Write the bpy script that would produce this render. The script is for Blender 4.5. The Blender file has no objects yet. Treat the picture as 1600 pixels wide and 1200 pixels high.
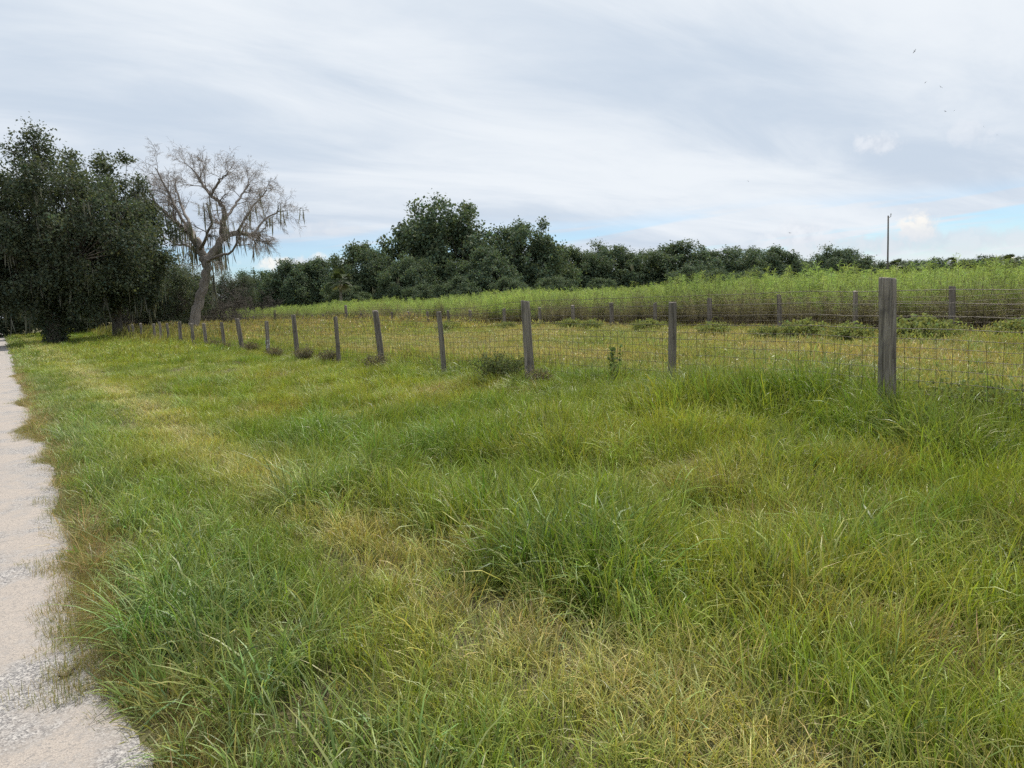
import bpy, math, random
import numpy as np
from mathutils import Vector, Matrix

# ------------------------------------------------------------------ camera
scene = bpy.context.scene
EYE = 1.57
PITCH, ROLL, YAW = math.radians(6.487), math.radians(2.69), math.radians(34.15)
FPX = 1164.0
_Fh = np.array([math.sin(YAW), math.cos(YAW), 0.0])
_R0 = np.array([math.cos(YAW), -math.sin(YAW), 0.0])
_Z = np.array([0.0, 0.0, 1.0])
FWD = _Fh * math.cos(PITCH) - _Z * math.sin(PITCH)
_U0 = _Z * math.cos(PITCH) + _Fh * math.sin(PITCH)
RGT = _R0 * math.cos(ROLL) - _U0 * math.sin(ROLL)
UPV = _U0 * math.cos(ROLL) + _R0 * math.sin(ROLL)
CPOS = np.array([0.0, 0.0, EYE])

cam_data = bpy.data.cameras.new('camera')
cam_data.sensor_width = 36.0
cam_data.lens = 36.0 * FPX / 1600.0
cam_data.clip_start = 0.05
cam_data.clip_end = 8000.0
cam = bpy.data.objects.new('camera', cam_data)
scene.collection.objects.link(cam)
cam.matrix_world = Matrix(((RGT[0], UPV[0], -FWD[0], 0.0), (RGT[1], UPV[1], -FWD[1], 0.0),
                           (RGT[2], UPV[2], -FWD[2], EYE), (0, 0, 0, 1)))
scene.camera = cam

# ------------------------------------------------------------------ light
SUN_EL, SUN_AZ = math.radians(56), YAW + math.radians(22)     # azimuth clockwise from +Y
SUN_DIR = Vector((math.sin(SUN_AZ) * math.cos(SUN_EL), math.cos(SUN_AZ) * math.cos(SUN_EL), math.sin(SUN_EL)))
sun_data = bpy.data.lights.new('sun', 'SUN')
sun_data.energy = 4.6
sun_data.angle = math.radians(3)
sun_data.color = (1.0, 0.95, 0.87)
sun = bpy.data.objects.new('sun', sun_data)
scene.collection.objects.link(sun)
sun.location = (0, 0, 60)
sun.rotation_euler = (-SUN_DIR).to_track_quat('-Z', 'Y').to_euler()

scene.view_settings.view_transform = 'Standard'
scene.view_settings.look = 'None'
scene.view_settings.gamma = 1.0
scene.view_settings.use_curve_mapping = False
scene.view_settings.exposure = 0.1
scene.render.engine = 'CYCLES'
scene.cycles.use_denoising = False
scene.cycles.max_bounces = 4
scene.cycles.diffuse_bounces = 2
scene.cycles.glossy_bounces = 1
scene.cycles.transmission_bounces = 2
scene.cycles.transparent_max_bounces = 4
scene.cycles.use_light_tree = False
scene.cycles.use_adaptive_sampling = True
scene.cycles.adaptive_threshold = 0.02
scene.cycles.caustics_reflective = False
scene.cycles.caustics_refractive = False

# ------------------------------------------------------------------ helpers for projection
def ray(x, y):
    return FWD + (x - 800) / FPX * RGT + (600 - y) / FPX * UPV
def on_ground(x, y, h=0.0):
    d = ray(x, y)
    return CPOS + d * (h - EYE) / d[2]
def at(x, y, depth):
    return CPOS + ray(x, y) * depth
def sky_dir(x, y):
    d = ray(x, y)
    return d / np.linalg.norm(d)

# ------------------------------------------------------------------ node helper
class NT:
    def __init__(self, tree):
        self.t = tree
        tree.nodes.clear()
    def n(self, kind, **kw):
        node = self.t.nodes.new(kind)
        for k, v in kw.items():
            if k == 'ins':
                for key, val in v.items():
                    s = node.inputs[key]
                    if hasattr(val, 'is_linked'):
                        self.t.links.new(val, s)
                    else:
                        s.default_value = val
            else:
                setattr(node, k, v)
        return node
    def math(self, op, a, b=None, c=None, clamp=False):
        node = self.t.nodes.new('ShaderNodeMath')
        node.operation = op
        node.use_clamp = clamp
        for i, v in enumerate((a, b, c)):
            if v is None:
                continue
            if hasattr(v, 'is_linked'):
                self.t.links.new(v, node.inputs[i])
            else:
                node.inputs[i].default_value = v
        return node.outputs[0]
    def mix(self, fac, a, b, blend='MIX'):
        node = self.t.nodes.new('ShaderNodeMix')
        node.data_type = 'RGBA'
        node.blend_type = blend
        for s, v in ((node.inputs[0], fac), (node.inputs[6], a), (node.inputs[7], b)):
            if hasattr(v, 'is_linked'):
                self.t.links.new(v, s)
            else:
                s.default_value = v if not isinstance(v, tuple) or len(v) == 4 else (*v, 1.0)
        return node.outputs[2]
    def ramp(self, fac, lo, hi, a=0.0, b=1.0):
        node = self.t.nodes.new('ShaderNodeMapRange')
        node.interpolation_type = 'SMOOTHSTEP'
        self.t.links.new(fac, node.inputs[0])
        node.inputs[1].default_value, node.inputs[2].default_value = lo, hi
        node.inputs[3].default_value, node.inputs[4].default_value = a, b
        return node.outputs[0]
    def noise(self, vec, scale, detail=4.0, rough=0.55, distort=0.0):
        node = self.t.nodes.new('ShaderNodeTexNoise')
        if vec is not None:
            self.t.links.new(vec, node.inputs['Vector'])
        node.inputs['Scale'].default_value = scale
        node.inputs['Detail'].default_value = detail
        node.inputs['Roughness'].default_value = rough
        node.inputs['Distortion'].default_value = distort
        return node.outputs[0]
    def link(self, a, b):
        self.t.links.new(a, b)

# ------------------------------------------------------------------ sky
world = bpy.data.worlds.new('World')
scene.world = world
world.use_nodes = True
W = NT(world.node_tree)
tc = W.n('ShaderNodeTexCoord').outputs['Generated']
sep = W.n('ShaderNodeSeparateXYZ', ins={0: tc})
dx, dy, dz = sep.outputs
sky = W.n('ShaderNodeTexSky', sky_type='NISHITA', sun_disc=False, sun_elevation=SUN_EL, sun_rotation=SUN_AZ,
          air_density=1.0, dust_density=0.3, ozone_density=3.0)
sky_blue = W.n('ShaderNodeVectorMath', operation='SCALE', ins={0: sky.outputs[0], 'Scale': 0.1}).outputs[0]
# high thin overcast: directions projected on a cloud plane
zc = W.math('ADD', W.math('MAXIMUM', dz, 0.0), 0.13)
plane = W.n('ShaderNodeCombineXYZ', ins={0: W.math('DIVIDE', dx, zc), 1: W.math('DIVIDE', dy, zc), 2: 0.0}).outputs[0]
mp = W.n('ShaderNodeMapping', ins={'Vector': plane, 'Rotation': (0, 0, math.radians(-14)), 'Scale': (0.42, 1.0, 1.0),
                                   'Location': (3.1, 1.7, 0)}).outputs[0]
n_broad = W.noise(mp, 0.6, 2.0, 0.5, 0.5)
n_wisp = W.noise(mp, 2.0, 6.0, 0.6, 0.5)
tone = W.math('MULTIPLY_ADD', n_broad, 0.58, W.math('MULTIPLY', n_wisp, 0.42))
cloud = W.mix(W.ramp(tone, 0.36, 0.62), (0.56, 0.645, 0.755), (0.80, 0.845, 0.895))
# directions seen from the fence: azimuth and elevation tangents
along = W.n('ShaderNodeVectorMath', operation='DOT_PRODUCT', ins={0: tc, 1: tuple(_R0)}).outputs['Value']
ahead = W.n('ShaderNodeVectorMath', operation='DOT_PRODUCT', ins={0: tc, 1: tuple(_Fh)}).outputs['Value']
ztilt = W.math('MULTIPLY_ADD', along, -0.075, dz)
gv = W.n('ShaderNodeCombineXYZ', ins={0: W.math('MULTIPLY', dx, 1.6), 1: W.math('MULTIPLY', dy, 1.6), 2: W.math('MULTIPLY', ztilt, 24.0)}).outputs[0]
n_gap = W.noise(gv, 1.5, 4.0, 0.55, 0.3)
low = W.math('MULTIPLY', W.ramp(dz, 0.012, 0.04), W.ramp(dz, 0.115, 0.06))
gap = W.math('MULTIPLY', W.ramp(n_gap, 0.42, 0.52), low)
blue = W.mix(1.0, sky_blue, (0.80, 0.98, 1.15, 1), 'MULTIPLY')
col = W.mix(W.math('MULTIPLY', gap, 0.9), cloud, blue)
# whiter veil right at the horizon
veil = W.math('MULTIPLY', W.ramp(dz, 0.09, 0.0), W.ramp(n_wisp, 0.36, 0.6))
col = W.mix(W.math('MULTIPLY', veil, 0.7), col, (0.76, 0.79, 0.84))
# separate cumulus heads
n_puff = W.noise(tc, 40.0, 4.0, 0.62, 0.2)
az = W.math('DIVIDE', along, W.math('MAXIMUM', ahead, 0.05))
ae = W.n('ShaderNodeCombineXYZ', ins={0: az, 1: W.math('DIVIDE', dz, W.math('MAXIMUM', ahead, 0.05)), 2: 0.0}).outputs[0]
puff_tone = W.ramp(n_puff, 0.34, 0.62)
for (px, py, rw, rh, strength, white) in [
        (1374, 226, .028, .013, .65, 1), (1515, 207, .030, .014, .35, 1), (1440, 357, .026, .016, .9, 2), (1250, 370, .034, .022, .7, 1),
        (1480, 376, .13, .016, .65, 0), (1330, 386, .09, .012, .6, 0), (505, 356, .04, .009, .6, 0), (470, 410, .05, .008, .85, 2)]:
    c = sky_dir(px, py)
    ca, ce = float(c @ _R0) / float(c @ _Fh), float(c[2]) / float(c @ _Fh)
    q = W.n('ShaderNodeVectorMath', operation='MULTIPLY_ADD', ins={0: ae, 1: (1 / rw, 1 / rh, 0), 2: (-ca / rw, -ce / rh, 0)}).outputs[0]
    q = W.n('ShaderNodeVectorMath', operation='LENGTH', ins={0: q}).outputs['Value']
    q = W.math('MULTIPLY_ADD', n_puff, -3.2, q)
    m = W.ramp(q, -0.2, -1.15, 0.0, strength)
    top = {0: (0.70, 0.74, 0.80), 1: (0.80, 0.83, 0.88), 2: (0.93, 0.90, 0.85)}[white]
    col = W.mix(m, col, W.mix(puff_tone, (0.62, 0.67, 0.75), top))
bg = W.n('ShaderNodeBackground', ins={0: col, 1: 1.0})
world.cycles.sampling_method = 'MANUAL'
world.cycles.sample_map_resolution = 512
wout = W.n('ShaderNodeOutputWorld', ins={0: bg.outputs[0]})

# ------------------------------------------------------------------ numeric helpers
def vnoise(x, y, seed=0):
    x = np.asarray(x, float); y = np.asarray(y, float)
    xi = np.floor(x).astype(np.int64); yi = np.floor(y).astype(np.int64)
    fx, fy = x - xi, y - yi
    fx = fx * fx * (3 - 2 * fx); fy = fy * fy * (3 - 2 * fy)
    def h(a, b):
        k = (a * 374761393 + b * 668265263 + seed * 1442695041) & 0xFFFFFFFF
        k = ((k ^ (k >> 13)) * 1274126177) & 0xFFFFFFFF
        return ((k ^ (k >> 16)) & 0xFFFF) / 65535.0
    return (h(xi, yi) * (1 - fx) + h(xi + 1, yi) * fx) * (1 - fy) + (h(xi, yi + 1) * (1 - fx) + h(xi + 1, yi + 1) * fx) * fy
def fbm(x, y, seed=0, octaves=4):
    s, a, t = 0.0, 1.0, 0.0
    for i in range(octaves):
        s = s + a * vnoise(np.asarray(x) * 2 ** i, np.asarray(y) * 2 ** i, seed + i * 17)
        t += a; a *= 0.5
    return s / t
def sstep(v, a, b):
    t = np.clip((np.asarray(v, float) - a) / (b - a), 0, 1)
    return t * t * (3 - 2 * t)

FENCE_X, BACK_X = 7.4, 22.8
def path_edge(y):
    return 0.33 + 0.06 * (1 - sstep(y, 3.0, 5.0)) + 0.20 * (fbm(np.asarray(y) * 0.7, 3.3, 5, 2) - 0.5) * 2 + 0.045 * (fbm(np.asarray(y) * 9.0, 8.3, 6, 3) - 0.5) * 2
def ground_h(x, y):
    x = np.asarray(x, float); y = np.asarray(y, float)
    side = sstep(x, 0.25, 1.2)
    swale = -0.10 * np.exp(-((x - 3.6) / 1.6) ** 2)
    berm = 0.12 * np.exp(-((x - 7.6) / 1.0) ** 2) * np.exp(-((y - 5.0) / 5.0) ** 2)
    bumps = (0.05 + 0.10 * sstep(x, 1.9, 2.8) * (1 - sstep(x, 6.6, 7.2))) * (fbm(x * 1.0, y * 1.0, 11, 3) - 0.5) * 2
    broad = 0.16 * (fbm(x * 0.09, y * 0.09, 15, 2) - 0.5) * 2 * sstep(x, 3, 12)
    return side * (0.015 + swale + berm + bumps + broad) - 0.02 * (1 - side)

COL = scene.collection.objects
def mesh_data(name, verts, faces, mat=None, colors=None, smooth=False):
    """faces: list of int arrays (m,3) / (m,4)"""
    me = bpy.data.meshes.new(name)
    verts = np.asarray(verts, np.float32)
    if isinstance(faces, np.ndarray):
        faces = [faces]
    faces = [np.asarray(f, np.int32) for f in faces if len(f)]
    me.vertices.add(len(verts))
    me.vertices.foreach_set('co', verts.ravel())
    loops = np.concatenate([f.ravel() for f in faces])
    sizes = np.concatenate([np.full(len(f), f.shape[1], np.int32) for f in faces])
    starts = np.concatenate([[0], np.cumsum(sizes)[:-1]]).astype(np.int32)
    me.loops.add(len(loops)); me.loops.foreach_set('vertex_index', loops)
    me.polygons.add(len(sizes)); me.polygons.foreach_set('loop_start', starts)
    if colors is not None:
        a = me.attributes.new('tone', 'FLOAT_COLOR', 'POINT')
        c = np.ones((len(verts), 4), np.float32); c[:, :3] = colors
        a.data.foreach_set('color', c.ravel())
    me.update(calc_edges=True)
    if smooth:
        me.polygons.foreach_set('use_smooth', np.ones(len(sizes), bool))
    if mat:
        me.materials.append(mat)
    return me
def link(name, data, parent=None, loc=(0, 0, 0), rz=0.0, scale=None):
    o = bpy.data.objects.new(name, data)
    COL.link(o)
    o.parent = parent
    o.location = loc
    o.rotation_euler = (0, 0, rz)
    if scale is not None:
        o.scale = scale if hasattr(scale, '__len__') else (scale,) * 3
    return o
def tag(o, label=None, cat=None, group=None, kind=None):
    for k, v in (('label', label), ('category', cat), ('group', group), ('kind', kind)):
        if v:
            o[k] = v
    return o

class Acc:
    """collects geometry for one mesh"""
    def __init__(self):
        self.v, self.q, self.t, self.c, self.n = [], [], [], [], 0
    def add(self, v, quads=None, tris=None, color=(1, 1, 1)):
        v = np.asarray(v, float)
        self.v.append(v)
        c = np.asarray(color, float)
        self.c.append(np.broadcast_to(c, (len(v), 3)) if c.ndim == 1 else c)
        if quads is not None and len(quads):
            self.q.append(np.asarray(quads) + self.n)
        if tris is not None and len(tris):
            self.t.append(np.asarray(tris) + self.n)
        self.n += len(v)
    def tube(self, pts, radii, sides=6, color=(1, 1, 1), cap=True, rough=0.0, rng=None):
        pts = np.asarray(pts, float); m = len(pts)
        radii = np.broadcast_to(np.asarray(radii, float), (m,))
        tan = np.gradient(pts, axis=0)
        tan /= np.linalg.norm(tan, axis=1)[:, None] + 1e-9
        ref = np.array([0.31, 0.95, 0.05]) if abs(tan[0][2]) > 0.6 else np.array([0.05, 0.1, 0.99])
        a = np.cross(tan, ref); a /= np.linalg.norm(a, axis=1)[:, None] + 1e-9
        b = np.cross(tan, a)
        th = np.arange(sides) * 2 * math.pi / sides
        rr = radii[:, None] * np.ones((m, sides))
        if rough and rng is not None:
            rr = rr * (1 + rough * (rng.random((m, sides)) - 0.5) * 2)
        v = pts[:, None, :] + rr[..., None] * (np.cos(th)[None, :, None] * a[:, None, :] + np.sin(th)[None, :, None] * b[:, None, :])
        v = v.reshape(-1, 3)
        i = np.arange(m - 1)[:, None] * sides; j = np.arange(sides)[None, :]; j2 = (j + 1) % sides
        q = np.stack([i + j, i + j2, i + sides + j2, i + sides + j], -1).reshape(-1, 4)
        tr = []
        if cap:
            v = np.vstack([v, pts[-1]])
            k = m * sides
            tr = [[(m - 1) * sides + s, (m - 1) * sides + (s + 1) % sides, k] for s in range(sides)]
        self.add(v, q, tr, color)
    def box(self, lo, hi, color=(1, 1, 1)):
        x0, y0, z0 = lo; x1, y1, z1 = hi
        v = [(x0, y0, z0), (x1, y0, z0), (x1, y1, z0), (x0, y1, z0), (x0, y0, z1), (x1, y0, z1), (x1, y1, z1), (x0, y1, z1)]
        self.add(v, [(0, 3, 2, 1), (4, 5, 6, 7), (0, 1, 5, 4), (1, 2, 6, 5), (2, 3, 7, 6), (3, 0, 4, 7)], None, color)
    def mesh(self, name, mat=None, smooth=False):
        f = []
        if self.q: f.append(np.vstack(self.q))
        if self.t: f.append(np.vstack(self.t))
        return mesh_data(name, np.vstack(self.v), f, mat, np.vstack(self.c), smooth)

# ------------------------------------------------------------------ materials
def material(name):
    m = bpy.data.materials.new(name)
    m.use_nodes = True
    return m, NT(m.node_tree)
def surface(N, shader):
    N.n('ShaderNodeOutputMaterial', ins={0: shader})

def leaf_material(name, base, translucent=0.35, rough=0.55, instanced=False, patch=0.35, spec=0.15):
    m, N = material(name)
    tone_ = N.n('ShaderNodeAttribute', attribute_name='tone').outputs['Color']
    c = N.mix(1.0, tone_, (*base, 1.0), 'MULTIPLY')
    if instanced:
        ti = N.n('ShaderNodeAttribute', attribute_name='tint', attribute_type='INSTANCER').outputs['Color']
        c = N.mix(1.0, c, ti, 'MULTIPLY')
    geo = N.n('ShaderNodeNewGeometry')
    nz = N.noise(geo.outputs['Position'], patch, 3.0)
    c = N.mix(N.ramp(nz, 0.3, 0.7, 0.0, 0.35), c, N.mix(1.0, c, (1.18, 1.1, 0.85, 1), 'MULTIPLY'))
    p = N.n('ShaderNodeBsdfPrincipled', ins={'Base Color': c, 'Roughness': rough, 'Specular IOR Level': spec})
    t = N.n('ShaderNodeBsdfTranslucent', ins={0: N.mix(1.0, c, (1.25, 1.3, 0.75, 1), 'MULTIPLY')})
    s = N.n('ShaderNodeMixShader', ins={0: translucent, 1: p.outputs[0], 2: t.outputs[0]})
    surface(N, s.outputs[0])
    return m
def bark_material(name, a, b, scale=(6, 6, 1.2)):
    m, N = material(name)
    co = N.n('ShaderNodeTexCoord').outputs['Object']
    mp_ = N.n('ShaderNodeMapping', ins={'Vector': co, 'Scale': scale}).outputs[0]
    n1 = N.noise(mp_, 3.0, 6.0, 0.65, 0.3)
    n2 = N.noise(co, 0.8, 3.0)
    c = N.mix(N.ramp(n1, 0.35, 0.68), a, b)
    c = N.mix(N.ramp(n2, 0.4, 0.7, 0, 0.5), c, tuple(0.6 * x for x in a))
    tone_ = N.n('ShaderNodeAttribute', attribute_name='tone').outputs['Color']
    c = N.mix(1.0, c, tone_, 'MULTIPLY')
    bump = N.n('ShaderNodeBump', ins={'Strength': 0.7, 'Distance': 0.02, 'Height': n1})
    p = N.n('ShaderNodeBsdfPrincipled', ins={'Base Color': c, 'Roughness': 0.9, 'Normal': bump.outputs[0], 'Specular IOR Level': 0.2})
    surface(N, p.outputs[0])
    return m
def plain_material(name, color, rough=0.6, metallic=0.0, vary=0.15, scale=4.0):
    m, N = material(name)
    co = N.n('ShaderNodeTexCoord').outputs['Object']
    c = N.mix(N.ramp(N.noise(co, scale, 5.0, 0.6), 0.3, 0.7), color, tuple(x * (1 - 2 * vary) for x in color))
    p = N.n('ShaderNodeBsdfPrincipled', ins={'Base Color': c, 'Roughness': rough, 'Metallic': metallic})
    surface(N, p.outputs[0])
    return m

M_GRASS = leaf_material('grass_blades', (1.10, 1.0, 0.86), 0.26, 0.45, True, 0.6, 0.3)
M_WEED = leaf_material('fennel_fronds', (0.9, 0.9, 0.9), 0.4, 0.6, True, 0.12, 0.15)
M_OAK = leaf_material('oak_leaves', (0.085, 0.105, 0.072), 0.32, 0.7, False, 0.25, 0.12)
M_OAKFAR = leaf_material('grove_leaves', (0.10, 0.135, 0.085), 0.30, 0.7, False, 0.08, 0.12)
M_SHRUB = leaf_material('shrub_leaves', (1, 1, 1), 0.3, 0.75, False, 2.0, 0.08)
M_PALM = leaf_material('palm_fronds', (0.085, 0.11, 0.05), 0.25, 0.45, False, 0.3, 0.4)
M_MOSS = leaf_material('spanish_moss', (0.20, 0.20, 0.175), 0.3, 0.9, False, 1.0, 0.05)
M_BARK = bark_material('oak_bark', (0.10, 0.085, 0.07), (0.19, 0.17, 0.145))
M_DEAD = bark_material('dead_wood', (0.19, 0.165, 0.145), (0.36, 0.32, 0.29))
M_PALMBARK = bark_material('palm_bark', (0.19, 0.17, 0.14), (0.30, 0.27, 0.23), (3, 3, 9))
M_WIRE = plain_material('rusty_wire', (0.10, 0.085, 0.07), 0.6, 0.6, 0.2, 9.0)

def post_material():
    m, N = material('weathered_post_wood')
    co = N.n('ShaderNodeTexCoord').outputs['Object']
    info = N.n('ShaderNodeObjectInfo')
    off = N.n('ShaderNodeVectorMath', operation='ADD', ins={0: co, 1: N.n('ShaderNodeCombineXYZ', ins={0: N.math('MULTIPLY', info.outputs['Random'], 40.0)}).outputs[0]}).outputs[0]
    st = N.n('ShaderNodeMapping', ins={'Vector': off, 'Scale': (17, 17, 1.0)}).outputs[0]
    n1 = N.noise(st, 1.0, 7.0, 0.68, 0.25)
    fine = N.noise(N.n('ShaderNodeMapping', ins={'Vector': off, 'Scale': (90, 90, 3.5)}).outputs[0], 1.0, 5.0, 0.6)
    blot = N.noise(off, 5.0, 4.0, 0.6)
    c = N.mix(N.ramp(n1, 0.36, 0.66), (0.06, 0.05, 0.042), (0.25, 0.212, 0.178))
    c = N.mix(N.ramp(fine, 0.35, 0.7, 0.0, 0.5), c, (0.34, 0.31, 0.28))
    c = N.mix(N.ramp(blot, 0.56, 0.74, 0.0, 0.7), c, (0.07, 0.062, 0.058))
    lich = N.noise(off, 30.0, 3.0)
    c = N.mix(N.ramp(lich, 0.68, 0.76, 0.0, 0.7), c, (0.32, 0.33, 0.29))
    tone_ = N.n('ShaderNodeAttribute', attribute_name='tone').outputs['Color']
    c = N.mix(1.0, c, tone_, 'MULTIPLY')
    bump = N.n('ShaderNodeBump', ins={'Strength': 0.9, 'Distance': 0.008, 'Height': N.math('ADD', n1, N.math('MULTIPLY', fine, 0.5))})
    p = N.n('ShaderNodeBsdfPrincipled', ins={'Base Color': c, 'Roughness': 0.88, 'Normal': bump.outputs[0], 'Specular IOR Level': 0.2})
    surface(N, p.outputs[0])
    return m
M_POST = post_material()

BARE = [(21.0, 9.2, 0.75, 1.9), (21.3, 18.3, 0.5, 1.3), (21.4, 45.0, 1.0, 5.0), (20.8, 13.5, 0.35, 0.8), (21.2, 60.0, 1.0, 6.0)]
def bare_field(x, y):
    b_ = np.zeros_like(x)
    for ax_, ay_, lx_, ly_ in BARE:
        q_ = np.hypot((x - ax_) / lx_, (y - ay_) / ly_) - 0.5 * (fbm(x * 1.6, y * 1.6, 58, 2) - 0.5)
        b_ = np.maximum(b_, sstep(-q_, -1.05, -0.8))
    return b_
def ground_material():
    m, N = material('soil_and_thatch')
    pos = N.n('ShaderNodeNewGeometry').outputs['Position']
    n1 = N.noise(pos, 0.5, 6.0, 0.6)
    n2 = N.noise(pos, 9.0, 6.0, 0.65)
    n3 = N.noise(pos, 60.0, 4.0, 0.6)
    c = N.mix(N.ramp(n2, 0.35, 0.65), (0.06, 0.055, 0.03), (0.14, 0.12, 0.065))
    c = N.mix(N.ramp(n1, 0.45, 0.62, 0.0, 0.5), c, (0.11, 0.115, 0.045))
    c = N.mix(N.ramp(n3, 0.5, 0.75, 0, 0.7), c, (0.24, 0.20, 0.12))
    # reddish bare soil scraped open in the pasture
    nb = N.noise(pos, 1.6, 4.0, 0.6)
    for ax_, ay_, lx_, ly_ in BARE:
        q_ = N.n('ShaderNodeVectorMath', operation='MULTIPLY_ADD', ins={0: pos, 1: (1 / lx_, 1 / ly_, 0), 2: (-ax_ / lx_, -ay_ / ly_, 0)}).outputs[0]
        q_ = N.n('ShaderNodeVectorMath', operation='LENGTH', ins={0: q_}).outputs['Value']
        c = N.mix(N.ramp(N.math('MULTIPLY_ADD', nb, -0.9, q_), 0.75, 0.40), c, N.mix(n2, (0.23, 0.145, 0.10), (0.36, 0.26, 0.19)))
    bump = N.n('ShaderNodeBump', ins={'Strength': 0.8, 'Distance': 0.03, 'Height': n2})
    p = N.n('ShaderNodeBsdfPrincipled', ins={'Base Color': c, 'Roughness': 0.95, 'Normal': bump.outputs[0], 'Specular IOR Level': 0.1})
    surface(N, p.outputs[0])
    return m
def path_material():
    m, N = material('worn_shell_pavement')
    pos = N.n('ShaderNodeNewGeometry').outputs['Position']
    big = N.noise(pos, 1.5, 5.0, 0.6, 0.3)
    mid = N.noise(pos, 6.0, 5.0, 0.65)
    vor = N.n('ShaderNodeTexVoronoi', ins={'Vector': pos, 'Scale': 115.0})
    vor2 = N.n('ShaderNodeTexVoronoi', ins={'Vector': pos, 'Scale': 210.0})
    fine = N.noise(pos, 150.0, 4.0, 0.7)
    stone = N.n('ShaderNodeSeparateColor', ins={0: vor.outputs['Color']}).outputs[0]
    stone2 = N.n('ShaderNodeSeparateColor', ins={0: vor2.outputs['Color']}).outputs[0]
    agg = N.mix(N.ramp(stone, 0.15, 0.95), (0.09, 0.085, 0.088), (0.46, 0.43, 0.40))
    agg = N.mix(0.4, agg, N.mix(stone2, (0.07, 0.068, 0.07), (0.55, 0.52, 0.49)))
    sand = N.mix(N.ramp(fine, 0.3, 0.7), (0.29, 0.25, 0.215), (0.43, 0.38, 0.335))
    sand = N.mix(N.ramp(stone, 0.62, 0.95, 0, 0.7), sand, (0.20, 0.185, 0.175))
    w = N.math('ADD', N.math('MULTIPLY', big, 0.65), N.math('MULTIPLY', mid, 0.35))
    sxp = N.n('ShaderNodeSeparateXYZ', ins={0: pos}).outputs[0]
    w = N.math('SUBTRACT', w, N.ramp(sxp, -0.25, 0.45, 0.0, 0.09))
    c = N.mix(N.ramp(w, 0.375, 0.54), agg, sand)
    st = N.n('ShaderNodeMapping', ins={'Vector': pos, 'Scale': (0.6, 3.0, 1)}).outputs[0]
    c = N.mix(N.ramp(N.noise(st, 2.2, 5.0, 0.6), 0.56, 0.72, 0, 0.5), c, (0.21, 0.19, 0.17))
    h = N.math('ADD', N.math('MULTIPLY', vor.outputs['Distance'], 1.0), fine)
    bump = N.n('ShaderNodeBump', ins={'Strength': 0.6, 'Distance': 0.004, 'Height': h})
    p = N.n('ShaderNodeBsdfPrincipled', ins={'Base Color': c, 'Roughness': 0.9, 'Normal': bump.outputs[0], 'Specular IOR Level': 0.2})
    surface(N, p.outputs[0])
    return m
M_GROUND, M_PATH = ground_material(), path_material()

# ------------------------------------------------------------------ ground and path
def axis(lo_far, lo, hi, hi_far, step):
    core = np.arange(lo, hi + step / 2, step)
    up, s, v = [], step, hi
    while v < hi_far:
        s *= 1.13; v += s; up.append(v)
    dn, s, v = [], step, lo
    while v > lo_far:
        s *= 1.13; v -= s; dn.append(v)
    return np.array(dn[::-1] + list(core) + up)
gx, gy = axis(-3000, -3, 26, 3500, 0.25), axis(-3000, -3, 45, 3500, 0.3)
GX, GY = np.meshgrid(gx, gy, indexing='ij')
fade = 1 - sstep(np.hypot(GX, GY), 150, 500)
GZ = ground_h(GX, GY) * fade
nx, ny = len(gx), len(gy)
ii = (np.arange(nx - 1)[:, None] * ny + np.arange(ny - 1)[None, :]).ravel()
ground = link('ground', mesh_data('ground', np.stack([GX, GY, GZ], -1).reshape(-1, 3),
              np.stack([ii, ii + ny, ii + ny + 1, ii + 1], -1), M_GROUND, None, True))
tag(ground, kind='structure')

ys = np.concatenate([np.arange(-12, 30, 0.06), np.arange(30, 90, 0.4), np.arange(90, 420, 4.0)])
cols = np.array([0.0, 0.25, 0.5, 0.75, 0.96, 1.0])
edge = path_edge(ys)
PX = -2.9 + (edge[:, None] + 2.9) * cols[None, :]
PY = np.repeat(ys[:, None], len(cols), 1)
PZ = np.full_like(PX, 0.006); PZ[:, -1] = -0.03; PZ[:, 0] = -0.03
k = len(cols)
ii = (np.arange(len(ys) - 1)[:, None] * k + np.arange(k - 1)[None, :]).ravel()
tag(link('path', mesh_data('path', np.stack([PX, PY, PZ], -1).reshape(-1, 3),
         np.stack([ii, ii + 1, ii + k + 1, ii + k], -1), M_PATH, None, True)), kind='structure')

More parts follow.
